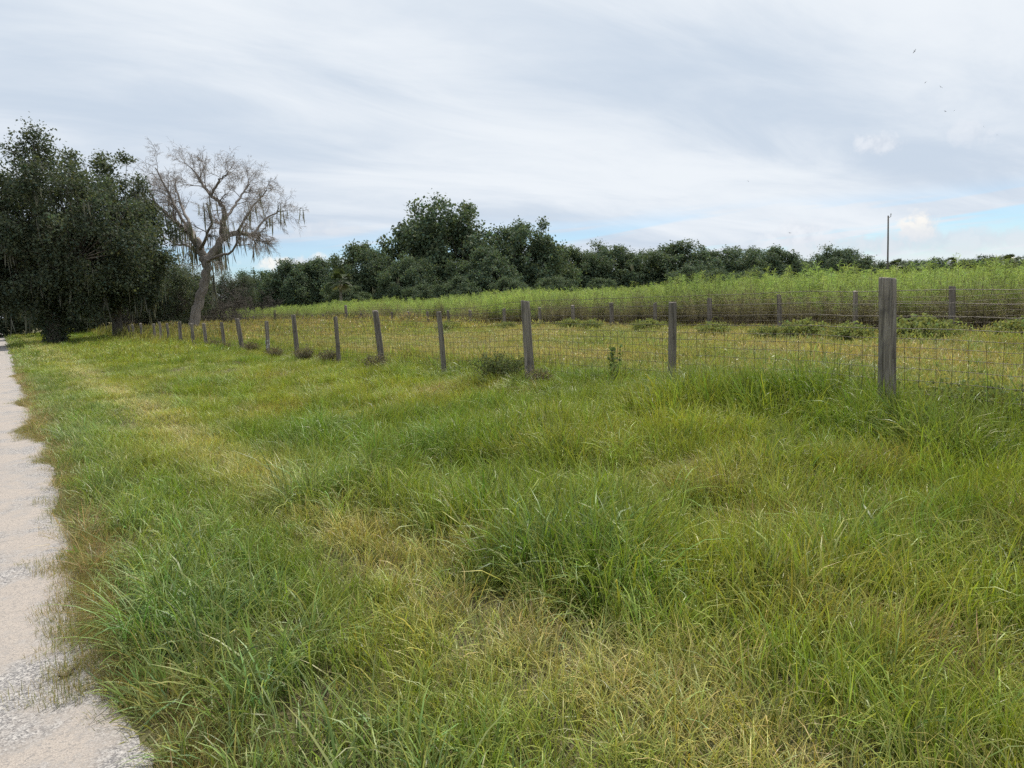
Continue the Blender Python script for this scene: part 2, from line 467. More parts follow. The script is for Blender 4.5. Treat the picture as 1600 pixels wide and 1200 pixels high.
# ------------------------------------------------------------------ scatter by geometry nodes
def scatter(name, pts, rot, scl, idx, tint, meshes, label, cat):
    src = bpy.data.collections.new(name + '_sources')
    for i, me in enumerate(meshes):
        src.objects.link(bpy.data.objects.new('%s_%03d' % (name, i), me))
    n = len(pts)
    me = bpy.data.meshes.new(name)
    me.vertices.add(n)
    me.vertices.foreach_set('co', np.asarray(pts, np.float32).ravel())
    for an, ty, key, arr in (('rot', 'FLOAT_VECTOR', 'vector', rot), ('scl', 'FLOAT_VECTOR', 'vector', scl)):
        me.attributes.new(an, ty, 'POINT').data.foreach_set(key, np.asarray(arr, np.float32).ravel())
    me.attributes.new('idx', 'INT', 'POINT').data.foreach_set('value', np.asarray(idx, np.int32))
    c = np.ones((n, 4), np.float32); c[:, :3] = tint
    me.attributes.new('tint', 'FLOAT_COLOR', 'POINT').data.foreach_set('color', c.ravel())
    o = link(name, me)
    tag(o, label, cat, None, 'stuff')
    g = bpy.data.node_groups.new(name + '_scatter', 'GeometryNodeTree')
    g.interface.new_socket('Geometry', in_out='INPUT', socket_type='NodeSocketGeometry')
    g.interface.new_socket('Geometry', in_out='OUTPUT', socket_type='NodeSocketGeometry')
    gi, go = g.nodes.new('NodeGroupInput'), g.nodes.new('NodeGroupOutput')
    ci = g.nodes.new('GeometryNodeCollectionInfo')
    ci.inputs['Collection'].default_value = src
    ci.inputs['Separate Children'].default_value = True
    ci.inputs['Reset Children'].default_value = True
    iop = g.nodes.new('GeometryNodeInstanceOnPoints')
    iop.inputs['Pick Instance'].default_value = True
    def attr(nm, ty):
        a = g.nodes.new('GeometryNodeInputNamedAttribute')
        a.data_type = ty
        a.inputs['Name'].default_value = nm
        return a.outputs['Attribute']
    e2r = g.nodes.new('FunctionNodeEulerToRotation')
    g.links.new(attr('rot', 'FLOAT_VECTOR'), e2r.inputs[0])
    g.links.new(gi.outputs[0], iop.inputs['Points'])
    g.links.new(ci.outputs[0], iop.inputs['Instance'])
    g.links.new(attr('idx', 'INT'), iop.inputs['Instance Index'])
    g.links.new(e2r.outputs[0], iop.inputs['Rotation'])
    g.links.new(attr('scl', 'FLOAT_VECTOR'), iop.inputs['Scale'])
    g.links.new(iop.outputs[0], go.inputs[0])
    md = o.modifiers.new('scatter', 'NODES')
    md.node_group = g
    return o

def blade_patch(rng, n, radius, length, width, bend, seg=4, straw=0.12, lean=0.35, fold=True, stalks=0.0, gap=0.0):
    """a patch of grass blades: tapered, arching ribbons"""
    rows = seg + 1
    a = rng.random(n) * 2 * math.pi
    r = radius * np.sqrt(rng.random(n))
    base = np.stack([np.cos(a) * r, np.sin(a) * r, np.full(n, -0.015)], -1)
    az = a + rng.normal(0, 1.1, n)
    L = length * np.clip(rng.normal(1, 0.28, n), 0.35, 1.7)
    wd = width * rng.uniform(0.6, 1.35, n)
    st = rng.random(n) < stalks
    L[st] *= 1.35; wd[st] *= 0.4
    ang0 = np.abs(rng.normal(0, lean, n))               # tilt from vertical at the root
    bnd = bend * rng.uniform(0.3, 1.6, n)
    bnd[st] *= 0.3
    pos = base.copy()
    side = np.stack([-np.sin(az), np.cos(az), np.zeros(n)], -1)
    tw = rng.normal(0, 0.5, n)
    V = np.zeros((n, rows, 2, 3))
    for k_ in range(rows):
        t = k_ / seg
        wk = wd * (0.75 + 0.6 * t) * (1 - t ** 2.2) if k_ < seg else wd * 0.04
        th = ang0 + bnd * t ** 1.4
        fw = np.stack([np.cos(az) * np.sin(th), np.sin(az) * np.sin(th), np.cos(th)], -1)
        nrm = np.cross(side, fw)
        sd = side * np.cos(tw * t)[:, None] + nrm * np.sin(tw * t)[:, None]
        V[:, k_, 0] = pos - sd * wk[:, None] * 0.5
        V[:, k_, 1] = pos + sd * wk[:, None] * 0.5
        pos = pos + fw * (L / seg)[:, None]
    idx = np.arange(n)[:, None] * rows * 2 + np.arange(seg)[None, :] * 2
    q = np.stack([idx, idx + 1, idx + 3, idx + 2], -1).reshape(-1, 4)
    shade = rng.uniform(0.55, 1.5, n)
    hue = rng.normal(0, 0.10, n)
    c = np.stack([shade * (1 + hue), shade, shade * (1 - hue)], -1)
    dry = rng.random(n) < straw
    c[dry] = np.array([1.4, 1.15, 1.6]) * rng.uniform(0.6, 1.1, (dry.sum(), 1))
    c[st] = np.array([1.4, 1.3, 1.7]) * rng.uniform(0.7, 1.1, (st.sum(), 1))
    C = np.repeat(c[:, None, :], rows * 2, 1)
    tipc = np.linspace(0, 1, rows)[None, :, None].repeat(2, 2).reshape(1, -1)[:, :, None] ** 3
    C = C * (1 + tipc * np.array([0.35, 0.12, 0.1]))
    return V.reshape(-1, 3), q, C.reshape(-1, 3)
def patches(prefix, count, seed, **kw):
    out = []
    for i in range(count):
        rng = np.random.default_rng(seed + i)
        v, q, c = blade_patch(rng, **kw)
        out.append(mesh_data('%s_%d' % (prefix, i), v, q, M_GRASS, c))
    return out

RNG = np.random.default_rng(7)
def sample(x0, x1, y0, y1, per_m2):
    n = int((x1 - x0) * (y1 - y0) * per_m2)
    return np.stack([RNG.uniform(x0, x1, n), RNG.uniform(y0, y1, n)], -1)
def in_view(p, margin=0.20):
    d = np.stack([p[:, 0], p[:, 1]], -1)
    zc_ = d @ _Fh[:2]; xc_ = d @ _R0[:2]
    return (zc_ > 0.5) & (np.abs(xc_) < zc_ * (0.69 + margin) + 0.8)
def thin(p, dens_fn, dmax):
    d = np.hypot(p[:, 0], p[:, 1])
    return p[RNG.random(len(p)) < dens_fn(d) / dmax]

PALE = np.array([0.315, 0.355, 0.135]); LUSH = np.array([0.155, 0.245, 0.042]); DEEP = np.array([0.095, 0.175, 0.036])
BLUE = np.array([0.165, 0.24, 0.08]); YEL = np.array([0.215, 0.285, 0.055]); BROWN = np.array([0.22, 0.205, 0.095])
SPOTS = [(on_ground(px, py), rad, amp) for px, py, rad, amp in [      # lush hollows seen in the verge
    (500, 690, .7, 1), (680, 700, .5, .8), (500, 790, .45, 1), (880, 890, .55, 1), (960, 930, .4, .9), (760, 700, .4, .7),
    (1350, 870, .4, .7), (1250, 660, .8, 1), (1120, 650, .6, 1), (1400, 700, .5, .6), (250, 1000, .3, .9), (610, 600, .6, .5), (330, 600, 1.2, .5)]]
DRY = [(on_ground(px, py), rad) for px, py, rad in [(1380, 745, .35), (680, 620, .5), (450, 590, .8), (1210, 810, .3), (1120, 770, .25), (1280, 965, .25), (730, 860, .25), (430, 640, .5), (1450, 1010, .3)]]
def spot_field(x, y):
    s = np.zeros_like(x)
    for c, rad, amp in SPOTS:
        s = np.maximum(s, amp * np.exp(-((x - c[0]) ** 2 + (y - c[1]) ** 2) / rad ** 2))
    return s
def dry_field(x, y):
    s = np.zeros_like(x)
    for c, rad in DRY:
        s = np.maximum(s, np.exp(-((x - c[0]) ** 2 + (y - c[1]) ** 2) / rad ** 2))
    return s
def verge_fields(p):
    x, y = p[:, 0], p[:, 1]
    wob = (fbm(x * 0.7, y * 0.35, 31, 3) - 0.5) * 0.9
    xe = x + wob
    n1 = fbm(x * 0.9, y * 0.9, 41, 4); n2 = fbm(x * 0.35, y * 0.35, 43, 3); n3 = fbm(x * 2.6, y * 2.6, 47, 2)
    edge_w = 1 - sstep(xe, 0.6, 1.1)
    pale_w = np.exp(-((x + 0.35 * wob - 1.85) / 0.36) ** 2) * (0.55 + 0.45 * sstep(n1, 0.35, 0.6))
    lush_w = sstep(xe, 1.9, 2.7)
    spot = spot_field(x, y); dry = dry_field(x, y)
    h = 0.17 + 0.05 * (n1 - 0.5) * 2
    h = h * (1 - edge_w) + 0.20 * edge_w * (0.6 + 0.8 * n3)
    h = h * (0.45 + 0.55 * sstep(x - path_edge(y), 0.05, 0.4))
    h = h * (1 - 0.3 * pale_w) + lush_w * (0.03 + 0.34 * (n1 - 0.45)) + spot * 0.10
    h = h * (1 - 0.25 * np.exp(-((xe - 1.3) / 0.4) ** 2))
    h = h * (1 - 0.40 * sstep(y + 0.4 * x, 8.0, 13.0))
    h = np.clip(h, 0.08, 0.5)
    col_ = YEL[None] * (1 - sstep(n2, 0.35, 0.62))[:, None] + LUSH[None] * sstep(n2, 0.35, 0.62)[:, None]
    mixw = lambda c, w: c * (1 - w[:, None]) + 0
    for tgt, w in ((BLUE, edge_w * 0.9), (PALE, np.clip(pale_w * 1.15, 0, 0.95)), (BROWN, sstep(n3, 0.68, 0.85) * 0.4), (DEEP, np.clip(spot * 0.6 + sstep(n1, 0.62, 0.8) * 0.4, 0, 1)), (np.array([0.32, 0.31, 0.13]), np.clip(dry, 0, 1) * 0.4)):
        col_ = col_ * (1 - w[:, None]) + tgt[None] * w[:, None]
    col_ = col_ * RNG.uniform(0.82, 1.2, (len(p), 1)) * (1 + RNG.normal(0, 0.05, (len(p), 3)))
    return h, col_, spot, dry

def place(p, h, ref, jit=0.2, tiltmax=0.12):
    n = len(p)
    z = ground_h(p[:, 0], p[:, 1])
    pts = np.stack([p[:, 0], p[:, 1], z], -1)
    la = (fbm(p[:, 0] * 0.9, p[:, 1] * 0.9, 71, 3) - 0.5) * 12.0
    lm = 0.6 * sstep(fbm(p[:, 0] * 1.3 + 4, p[:, 1] * 1.3, 73, 3), 0.42, 0.72)
    yaw_ = RNG.uniform(0, 6.283, n)
    # Euler XYZ: spin about Z is applied last, so the lean direction is turned into the spun frame
    rot = np.stack([RNG.normal(0, tiltmax, n) - lm * np.sin(la - yaw_), RNG.normal(0, tiltmax, n) + lm * np.cos(la - yaw_), yaw_], -1)
    s = h / ref * RNG.uniform(1 - jit, 1 + jit, n)
    w = np.clip(s, 0.7, 1.5)
    return pts, rot, np.stack([w, w, s], -1)

near_m = patches('tuft', 10, 100, n=32, radius=0.12, length=0.29, width=0.0062, bend=1.25, lean=0.34, stalks=0.04)
broad_m = patches('broad_tuft', 8, 200, n=18, radius=0.11, length=0.29, width=0.0095, bend=1.5, lean=0.4, straw=0.06)
mid_m = patches('sward', 8, 300, n=100, radius=0.34, length=0.27, width=0.0095, bend=1.2, seg=3, lean=0.36, stalks=0.05)
far_m = patches('far_sward', 6, 400, n=120, radius=0.75, length=0.27, width=0.028, bend=1.1, seg=3, lean=0.36, stalks=0.04)
tuss_m = patches('tussock', 6, 500, n=75, radius=0.13, length=0.64, width=0.0075, bend=1.9, seg=6, straw=0.08, lean=0.42)
short_m = patches('mown', 6, 600, n=100, radius=0.40, length=0.085, width=0.012, bend=1.0, seg=2, straw=0.3, lean=0.6)
sfar_m = patches('mown_far', 6, 650, n=150, radius=0.9, length=0.10, width=0.03, bend=1.0, seg=2, straw=0.3, lean=0.6)
thatch_m = patches('thatch', 6, 750, n=80, radius=0.24, length=0.10, width=0.0055, bend=1.1, seg=2, straw=0.25, lean=0.7)
hay_m = patches('hay', 4, 700, n=60, radius=0.2, length=0.30, width=0.0045, bend=0.8, seg=3, straw=0.2, lean=1.2)

# --- verge between the path and the front fence
def gather(parts):
    return [np.concatenate(z) for z in zip(*parts)]
parts = []
meshes = near_m + broad_m + mid_m + far_m + tuss_m + hay_m + thatch_m
o_near, o_broad, o_mid, o_far, o_tuss, o_hay = np.cumsum([0, 10, 8, 8, 6, 6])
def emit(p, h, colr, ref, base, count, tilt=0.12):
    pts, rot, scl = place(p, h, ref, 0.22, tilt)
    parts.append((pts, rot, scl, base + RNG.integers(0, count, len(p)), colr))
def off_path(p, m=0.03):
    return p[:, 0] > path_edge(p[:, 1]) + m
# near: fine clumps
p = sample(0.0, 9.0, -2, 13, 125); p = p[in_view(p) & off_path(p)]
p = thin(p, lambda d: np.where(d < 6, 125, 125 * (6 / d) ** 1.0) * (d < 12), 125)
h, c, sp, dr = verge_fields(p)
broad = (p[:, 0] < 1.15 + 0.5 * (fbm(p[:, 0], p[:, 1], 77, 2) - 0.5)) & (RNG.random(len(p)) < 0.75) | (RNG.random(len(p)) < 0.12 + 0.4 * sp)
keep = RNG.random(len(p)) > 0.25 * sstep(dr, 0.45, 0.9)
emit(p[~broad & keep], h[~broad & keep], c[~broad & keep], 0.25, o_near, 10)
b = broad & keep & (RNG.random(len(p)) < 0.8)
emit(p[b], h[b] * 1.05, c[b] * np.array([0.95, 1.03, 1.05]), 0.25, o_broad, 8)
# matted undergrowth close to the soil
p = sample(0.0, 8.0, 0, 11, 24); p = p[in_view(p) & off_path(p, 0.2)]
h, c, sp, dr = verge_fields(p)
th_ = RNG.random((len(p), 1))
emit(p, RNG.uniform(0.06, 0.11, len(p)), 0.8 * c * (1 - 0.35 * th_) + np.array([0.19, 0.20, 0.08])[None] * 0.35 * th_, 0.10, o_hay + 4, 6)
# middle distance
p = sample(0.0, 9.0, 5, 36, 24); p = p[in_view(p) & off_path(p, 0.1)]
p = thin(p, lambda d: np.clip((d - 8) / 4, 0, 1) * 24 * np.clip(16 / np.maximum(d, 1), 0.35, 1), 24)
h, c, sp, dr = verge_fields(p)
emit(p, h * 1.0, c, 0.25, o_mid, 8)
# far
p = sample(0.0, 9.5, 26, 110, 5.0); p = p[in_view(p) & off_path(p, 0.3)]
p = thin(p, lambda d: np.clip((d - 26) / 8, 0, 1) * 5.0, 5.0)
h, c, sp, dr = verge_fields(p)
emit(p, h, c, 0.25, o_far, 6)
# left verge of the path, beyond the frame edge and far along it
p = sample(-12, -2.9, 1, 120, 1.6); p = p[in_view(p, 0.1)]
h, c, sp, dr = verge_fields(p)
emit(p, np.full(len(p), 0.18), np.tile(LUSH, (len(p), 1)), 0.25, o_far, 6)
# tussocks in the hollows and scattered
tp = []
for cc, rad, amp in SPOTS:
    m = int(9 * amp * (rad / 0.5) ** 1.6) + 3
    tp.append(np.stack([cc[0] + RNG.normal(0, rad * 0.5, m), cc[1] + RNG.normal(0, rad * 0.5, m)], -1))
q = sample(2.3, 6.9, 0.5, 16, 1.3); tp.append(q[in_view(q)])
q = sample(0.25, 1.2, 2.2, 14, 1.6); tp.append(q)
tp = np.concatenate(tp)
tp = tp[off_path(tp, 0.08)]
h, c, sp, dr = verge_fields(tp)
emit(tp, 0.20 + 0.20 * np.clip(sp, 0, 1) * RNG.uniform(0.6, 1, len(tp)) + 0.08 * RNG.random(len(tp)), c * np.array([0.9, 1.05, 0.95]), 0.55, o_tuss, 6)
# fence line: tall unmown grass under the wire
q = sample(6.75, 8.3, -1, 60, 9); q = q[in_view(q)]
q = thin(q, lambda d: np.clip(12 / d, 0.25, 1) * 9, 9)
w = fbm(q[:, 0] * 0.6, q[:, 1] * 0.45, 91, 3)
cl = np.exp(-((q[:, 1] - 5.2) / 2.4) ** 2)
hh = 0.13 + 0.14 * sstep(w, 0.45, 0.75) + 0.36 * cl
cc = (LUSH * 0.9)[None] * (1 - sstep(w, 0.45, 0.7))[:, None] + DEEP[None] * sstep(w, 0.45, 0.7)[:, None]
brownish = sstep(q[:, 1], 12, 30) * sstep(fbm(q[:, 0], q[:, 1] * 0.5, 93, 2), 0.4, 0.6)
cc = cc * (1 - 0.7 * brownish[:, None]) + BROWN[None] * 0.8 * 0.7 * brownish[:, None]
emit(q, hh, cc * RNG.uniform(0.8, 1.2, (len(q), 1)), 0.55, o_tuss, 6)
# creeping mats that break up the path edge
ed = 1.5 + 30 * RNG.random(2200) ** 1.7
ep = np.stack([path_edge(ed) + 0.16 + RNG.normal(0, 0.10, 2200) - 0.22 * sstep(fbm(ed * 0.8, ed * 0, 97, 2), 0.5, 0.75), ed], -1)
pts, rot, scl = place(ep, np.full(2200, 0.06), 0.10, 0.4)
pts[:, 2] = np.maximum(pts[:, 2], 0.0)
e_mix = RNG.random((2200, 1))
parts.append((pts, rot, scl * np.array([0.55, 0.55, 1.0]), o_hay + 4 + RNG.integers(0, 6, 2200), np.array([0.17, 0.22, 0.08])[None] * (1 - e_mix) + np.array([0.25, 0.24, 0.12])[None] * e_mix))
# dead hay lying in the dry spots and over the path edge
hp = [np.stack([cc_[0] + RNG.normal(0, r_ * 0.45, 14), cc_[1] + RNG.normal(0, r_ * 0.45, 14)], -1) for cc_, r_ in DRY]
ed = RNG.uniform(1.5, 26, 70); hp.append(np.stack([path_edge(ed) + RNG.normal(0.06, 0.05, 70), ed], -1))
q = sample(2.2, 7.2, 1, 20, 0.5); hp.append(q)
hp = np.concatenate(hp)
emit(hp, RNG.uniform(0.10, 0.22, len(hp)), np.array([0.31, 0.275, 0.15])[None] * RNG.uniform(0.6, 1.15, (len(hp), 1)), 0.30, o_hay, 4, 0.3)
g = gather(parts)
scatter('verge_grass', *g[:5], meshes, 'long uneven green grass between the pale path and the front wire fence', 'grass')

# --- pasture between the two fences
parts = []
p = sample(7.6, 25, 0, 40, 14); p = p[in_view(p)]
p = thin(p, lambda d: 14 * np.clip(18 / d, 0.4, 1) * (d < 46), 14)
def pasture_fields(p):
    x, y = p[:, 0], p[:, 1]
    n1 = fbm(x * 0.5, y * 0.25, 51, 4); n2 = fbm(x * 1.5, y * 1.2, 53, 3)
    st = np.mod(x + 0.5 * (n1 - 0.5), 2.2) / 2.2
    h = 0.07 + 0.08 * n2
    h += 0.16 * (1 - sstep(x, 8.2, 11.5)) * n1 * 1.3
    bare = bare_field(x, y)
    c = np.array([0.215, 0.29, 0.085])[None] * (1 - sstep(n1, 0.4, 0.62))[:, None] + np.array([0.30, 0.33, 0.135])[None] * sstep(n1, 0.4, 0.62)[:, None]
    c = c * (1 - 0.35 * sstep(np.sin(st * 6.28), 0.2, 0.9)[:, None]) + np.array([0.30, 0.285, 0.15])[None] * 0.35 * sstep(np.sin(st * 6.28), 0.2, 0.9)[:, None]
    nearf = (1 - sstep(x, 8.0, 10.5))
    c = c * (1 - 0.75 * nearf[:, None]) + LUSH[None] * 0.75 * nearf[:, None]
    far = sstep(y, 32, 46)
    h = h + far * 0.14
    c = c * (1 - 0.4 * far[:, None]) + BROWN[None] * 0.4 * far[:, None]
    return h, c * RNG.uniform(0.85, 1.18, (len(p), 1)), bare
h, c, bare = pasture_fields(p)
kp = RNG.random(len(p)) > bare * 0.97
emit(p[kp], h[kp], c[kp], 0.09, 0, 6)
p = sample(7.6, 25, 30, 120, 3.2); p = p[in_view(p)]
p = thin(p, lambda d: 3.2 * np.clip((d - 36) / 8, 0, 1), 3.2)
h, c, bare = pasture_fields(p)
kp = RNG.random(len(p)) > bare * 0.97
emit(p[kp], h[kp], c[kp], 0.10, 6, 6)
q = sample(8, 21.5, 1, 34, 0.22); q = q[in_view(q)]
emit(q, RNG.uniform(0.15, 0.3, len(q)), np.tile(DEEP * 1.2, (len(q), 1)), 0.55, 12, 6)
g = gather(parts)
scatter('pasture_grass', *g[:5], short_m + sfar_m + tuss_m, 'short mown grass with tan streaks in the pasture between the fences', 'grass')

# ------------------------------------------------------------------ tall fennel weeds behind the back fence
def fennel(rng, stems, spread, fr_w, n_fr, bare=0.0):
    A = Acc()
    for s in range(stems):
        bx, by = rng.normal(0, spread, 2)
        Hs = rng.uniform(1.05, 2.25)
        lean = rng.normal(0, 0.22, 2); cur = rng.normal(0, 0.22, 2)
        t = np.linspace(0, 1, 6)
        path_ = np.stack([bx + lean[0] * Hs * t + cur[0] * t ** 2, by + lean[1] * Hs * t + cur[1] * t ** 2, Hs * t - 0.03], -1)
        A.tube(path_, np.linspace(0.011, 0.004, 6), 3, np.array([0.34, 0.285, 0.23]) * rng.uniform(0.55, 1.3), False)
        m = n_fr
        tt = rng.uniform(0.25, 1.0, m) ** 0.8
        P = np.stack([np.interp(tt, t, path_[:, i]) for i in range(3)], -1)
        az = rng.random(m) * 6.283
        el = rng.uniform(0.0, 1.3, m)
        d = np.stack([np.cos(az) * np.cos(el), np.sin(az) * np.cos(el), np.sin(el)], -1)
        L = rng.uniform(0.16, 0.42, m) * (1.3 - 0.65 * tt)
        sd = np.cross(d, rng.normal(0, 1, (m, 3))); sd /= np.linalg.norm(sd, axis=1)[:, None]
        w_ = fr_w * rng.uniform(0.5, 1.4, m)
        mid_ = P + d * L[:, None] * 0.5
        tip = P + d * L[:, None] + np.array([0, 0, -1]) * (L * 0.3)[:, None]
        V = np.stack([P, mid_ - sd * w_[:, None], tip, mid_ + sd * w_[:, None]], 1)
        green = np.array([0.285, 0.365, 0.12]) * rng.uniform(0.75, 1.2) * np.array([rng.uniform(.88, 1.1), 1, 1])
        dull = np.array([0.25, 0.225, 0.145])
        wgt = sstep(tt, 0.46 + bare, 0.72 + bare)[:, None]
        cc_ = (dull * (1 - wgt) + green * wgt) * rng.uniform(0.7, 1.3, (m, 1))
        A.add(V.reshape(-1, 3), np.arange(m * 4).reshape(-1, 4), None, np.repeat(cc_, 4, 0))
    return A
fen_m = [fennel(np.random.default_rng(900 + i), 7, 0.26, 0.007, 130).mesh('fennel_%d' % i, M_WEED) for i in range(6)]
fen_far = [fennel(np.random.default_rng(950 + i), 12, 0.65, 0.015, 80).mesh('fennel_far_%d' % i, M_WEED) for i in range(5)]
fen_bare = [fennel(np.random.default_rng(980 + i), 11, 0.30, 0.006, 60, 0.22).mesh('fennel_bare_%d' % i, M_WEED) for i in range(4)]
parts = []
def emit_weed(p, base, count, hs):
    n = len(p)
    z = ground_h(p[:, 0], p[:, 1])
    s = hs * RNG.uniform(0.85, 1.12, n)
    nn = fbm(p[:, 0] * 0.12, p[:, 1] * 0.12, 61, 3)
    ti = np.array([1.0, 1.0, 1.0])[None] * (0.82 + 0.4 * nn)[:, None] * RNG.uniform(0.85, 1.15, (n, 1))
    ti = ti * np.where(RNG.random(n) < 0.12, 0.72, 1.0)[:, None]
    parts.append((np.stack([p[:, 0], p[:, 1], z], -1), np.stack([RNG.normal(0, .05, n), RNG.normal(0, .05, n), RNG.uniform(0, 6.283, n)], -1),
                  np.stack([s, s, s], -1), base + RNG.integers(0, count, n), ti))
def weed_h(p):
    return 0.84 + 0.30 * (fbm(p[:, 0] * 0.10, p[:, 1] * 0.07, 63, 3) - 0.4) + 0.55 * (fbm(p[:, 0] * 0.30, p[:, 1] * 0.22, 67, 2) - 0.5) - 0.03 * sstep(-p[:, 1], -30, -8)
p = sample(23.3, 34, 2, 112, 3.4); p = p[in_view(p)]
p = p[p[:, 0] > 23.2 + 2.6 * fbm(p[:, 0] * 0, p[:, 1] * 0.5, 65, 3)]
p = thin(p, lambda d: 3.4 * np.clip(40 / d, 0.4, 1), 3.4)
emit_weed(p, 0, 6, weed_h(p) * (0.80 + 0.2 * sstep(p[:, 0], 23.3, 26)))
p = sample(23.3, 25.2, 2, 100, 3.2); p = p[in_view(p)]
p = p[fbm(p[:, 0] * 0.5, p[:, 1] * 0.5, 69, 2) > 0.46]
emit_weed(p, 11, 4, 0.66 + 0.25 * fbm(p[:, 0] * .6, p[:, 1] * .6, 68, 2))
p = sample(32, 125, 0, 118, 0.85); p = p[in_view(p)]
zc_ = p @ _Fh[:2]; p = p[zc_ < 112]
emit_weed(p, 6, 5, weed_h(p) * 0.97)
g = gather(parts)
scatter('tall_weeds', *g, fen_m + fen_far + fen_bare, 'tall feathery yellow green weeds with brown stems filling the field behind the back fence', 'weeds')

# ------------------------------------------------------------------ fences
def make_post(rng, height, radius, lean, tone=1.0):
    sides, rings = 20, 16
    A = Acc()
    zs = np.concatenate([np.linspace(-0.35, height - 0.02, rings - 1), [height]])
    th = np.arange(sides) * 2 * math.pi / sides
    groove = rng.normal(0, 0.03, sides) - 0.16 * (rng.random(sides) < 0.12)
    ell = 1 + 0.05 * np.cos(2 * (th + rng.random() * 6))
    slope = rng.normal(0, 0.12, 2) * radius
    v = []
    for k_, z in enumerate(zs):
        t = z / height
        rr = radius * (1.04 - 0.09 * t) * ell * (1 + groove + rng.normal(0, 0.012, sides))
        if k_ == rings - 1:
            rr = rr * 0.93
        ox = lean[0] * z + 0.008 * math.sin(3 * t + rng.random() * 0.1); oy = lean[1] * z
        zz = z + (slope[0] * np.cos(th) + slope[1] * np.sin(th) if k_ >= rings - 2 else 0) * 1.0
        v.append(np.stack([ox + rr * np.cos(th), oy + rr * np.sin(th), np.full(sides, z) + (zz - z)], -1))
    v = np.concatenate(v)
    i = np.arange(rings - 1)[:, None] * sides; j = np.arange(sides)[None, :]; j2 = (j + 1) % sides
    q = np.stack([i + j, i + j2, i + sides + j2, i + sides + j], -1).reshape(-1, 4)
    top = v[-sides:].mean(0) - [0, 0, 0.006]
    v = np.vstack([v, top]); kk = rings * sides
    t_ = [[(rings - 1) * sides + s, (rings - 1) * sides + (s + 1) % sides, kk] for s in range(sides)]
    A.add(v, q, t_, (tone,) * 3)
    return A.mesh('post', M_POST, True)

def wire_line(A, X, y0, y1, z_of, r, sag=0.012, xoff=0.0, posts=()):
    ysamp = np.arange(y0, y1 + 0.01, 0.5)
    zz = np.array([z_of(v) for v in ysamp])
    A.tube(np.stack([np.full(len(ysamp), X + xoff) + 0.006 * np.sin(ysamp * 3.1), ysamp, zz], -1), r, 4, (1, 1, 1), False)

M_WHITE = plain_material('flaking_white_paint', (0.62, 0.61, 0.58), 0.8, 0, 0.25, 30.0)
def build_fence(name, X, posts, y0, y1, label, seed, wires, mesh_top, r_wire, stay_step):
    root = link(name, None, None, (X, posts[0][0], 0))
    tag(root, label, 'fence')
    rng = np.random.default_rng(seed)
    for (Y, top, rad, lean, note) in posts:
        gz = float(ground_h(X, Y))
        me = make_post(rng, top - gz, rad, lean, rng.uniform(0.75, 1.15))
        o = link('post', me, root, (0, Y - posts[0][0], gz))
        if note:
            o['label'] = note
        if note and 'white' in note:
            pa = Acc(); rr2 = rng
            for _ in range(9):
                zc2, a0, w2, h2 = rr2.uniform(0.18, 0.55), rr2.uniform(2.6, 5.6), rr2.uniform(0.25, 0.6), rr2.uniform(0.04, 0.13)
                aa = np.linspace(a0, a0 + w2, 4)
                ring = lambda z: np.stack([lean[0] * z + rad * 1.10 * np.cos(aa), lean[1] * z + rad * 1.10 * np.sin(aa), np.full(4, z)], -1)
                v = np.vstack([ring(zc2), ring(zc2 + h2)])
                pa.add(v, [(0, 1, 5, 4), (1, 2, 6, 5), (2, 3, 7, 6)])
            link('paint_patch', pa.mesh('paint_patch', M_WHITE), o)['kind'] = 'stuff'
    py = np.array([p_[0] for p_ in posts]); wob = rng.normal(0, 0.025, len(posts))
    def zline(hgt):
        def f(y):
            base = float(ground_h(X, y)) * 0.6
            return base + hgt + float(np.interp(y, py[np.argsort(py)], wob[np.argsort(py)]))
        return f
    org = np.array([X, posts[0][0], 0])
    xo = 0.105
    for hgt in wires:
        A = Acc()
        wire_line(A, 0, y0, y1, zline(hgt), r_wire * (1.15 if hgt > mesh_top + 0.02 else 0.9), xoff=xo)
        A.v = [v - np.array([0, org[1], 0]) for v in A.v]
        link('wire', A.mesh('wire', M_WIRE), root)
    A = Acc()
    yy = y0
    ftop, fbot = zline(mesh_top), zline(0.04)
    while yy < y1:
        jx = rng.normal(0, 0.006); jy = rng.normal(0, 0.008, 3)
        z0_, z1_ = fbot(yy), ftop(yy)
        A.tube([(xo + jx, yy - org[1] + jy[0], z0_), (xo, yy - org[1] + jy[1], (z0_ + z1_) / 2), (xo, yy - org[1] + jy[2], z1_)], r_wire * 0.85, 3, (1, 1, 1), False)
        yy += stay_step
    tag(link('stay_wires', A.mesh('stay_wires', M_WIRE), root), kind='stuff')
    return root
F = [(4.10, 1.61, .080, (0.0, 0.0)), (7.08, 1.43, .054, (0.03, -.02)), (10.36, 1.53, .074, (-.02, .0)), (13.36, 1.39, .055, (-.02, .03)),
     (16.37, 1.45, .070, (-.05, .03)), (19.15, 1.32, .055, (.0, .01)), (22.51, 1.41, .07, (-.02, .02)), (25.57, 1.22, .068, (0.02, -.02)),
     (28.83, 1.34, .085, (-.06, .05)), (31.56, 1.20, .07, (-.02, .02)), (34.77, 1.15, .075, (-.03, .02)), (37.43, 1.15, .07, (0, .02)),
     (40.47, 1.22, .08, (.03, 0)), (43.60, 1.15, .07, (-.02, 0)), (45.94, 1.23, .07, (0, 0)), (48.06, 1.12, .07, (.02, .02)),
     (52.9, 1.15, .08, (0, 0)), (56.25, 1.07, .07, (-.03, 0)), (58.38, 1.02, .07, (0, .02)), (1.05, 1.45, .075, (0, 0))]
notes = {0: 'thick grey weathered post rising above the rest', 7: 'leaning post with flaking white paint near its foot'}
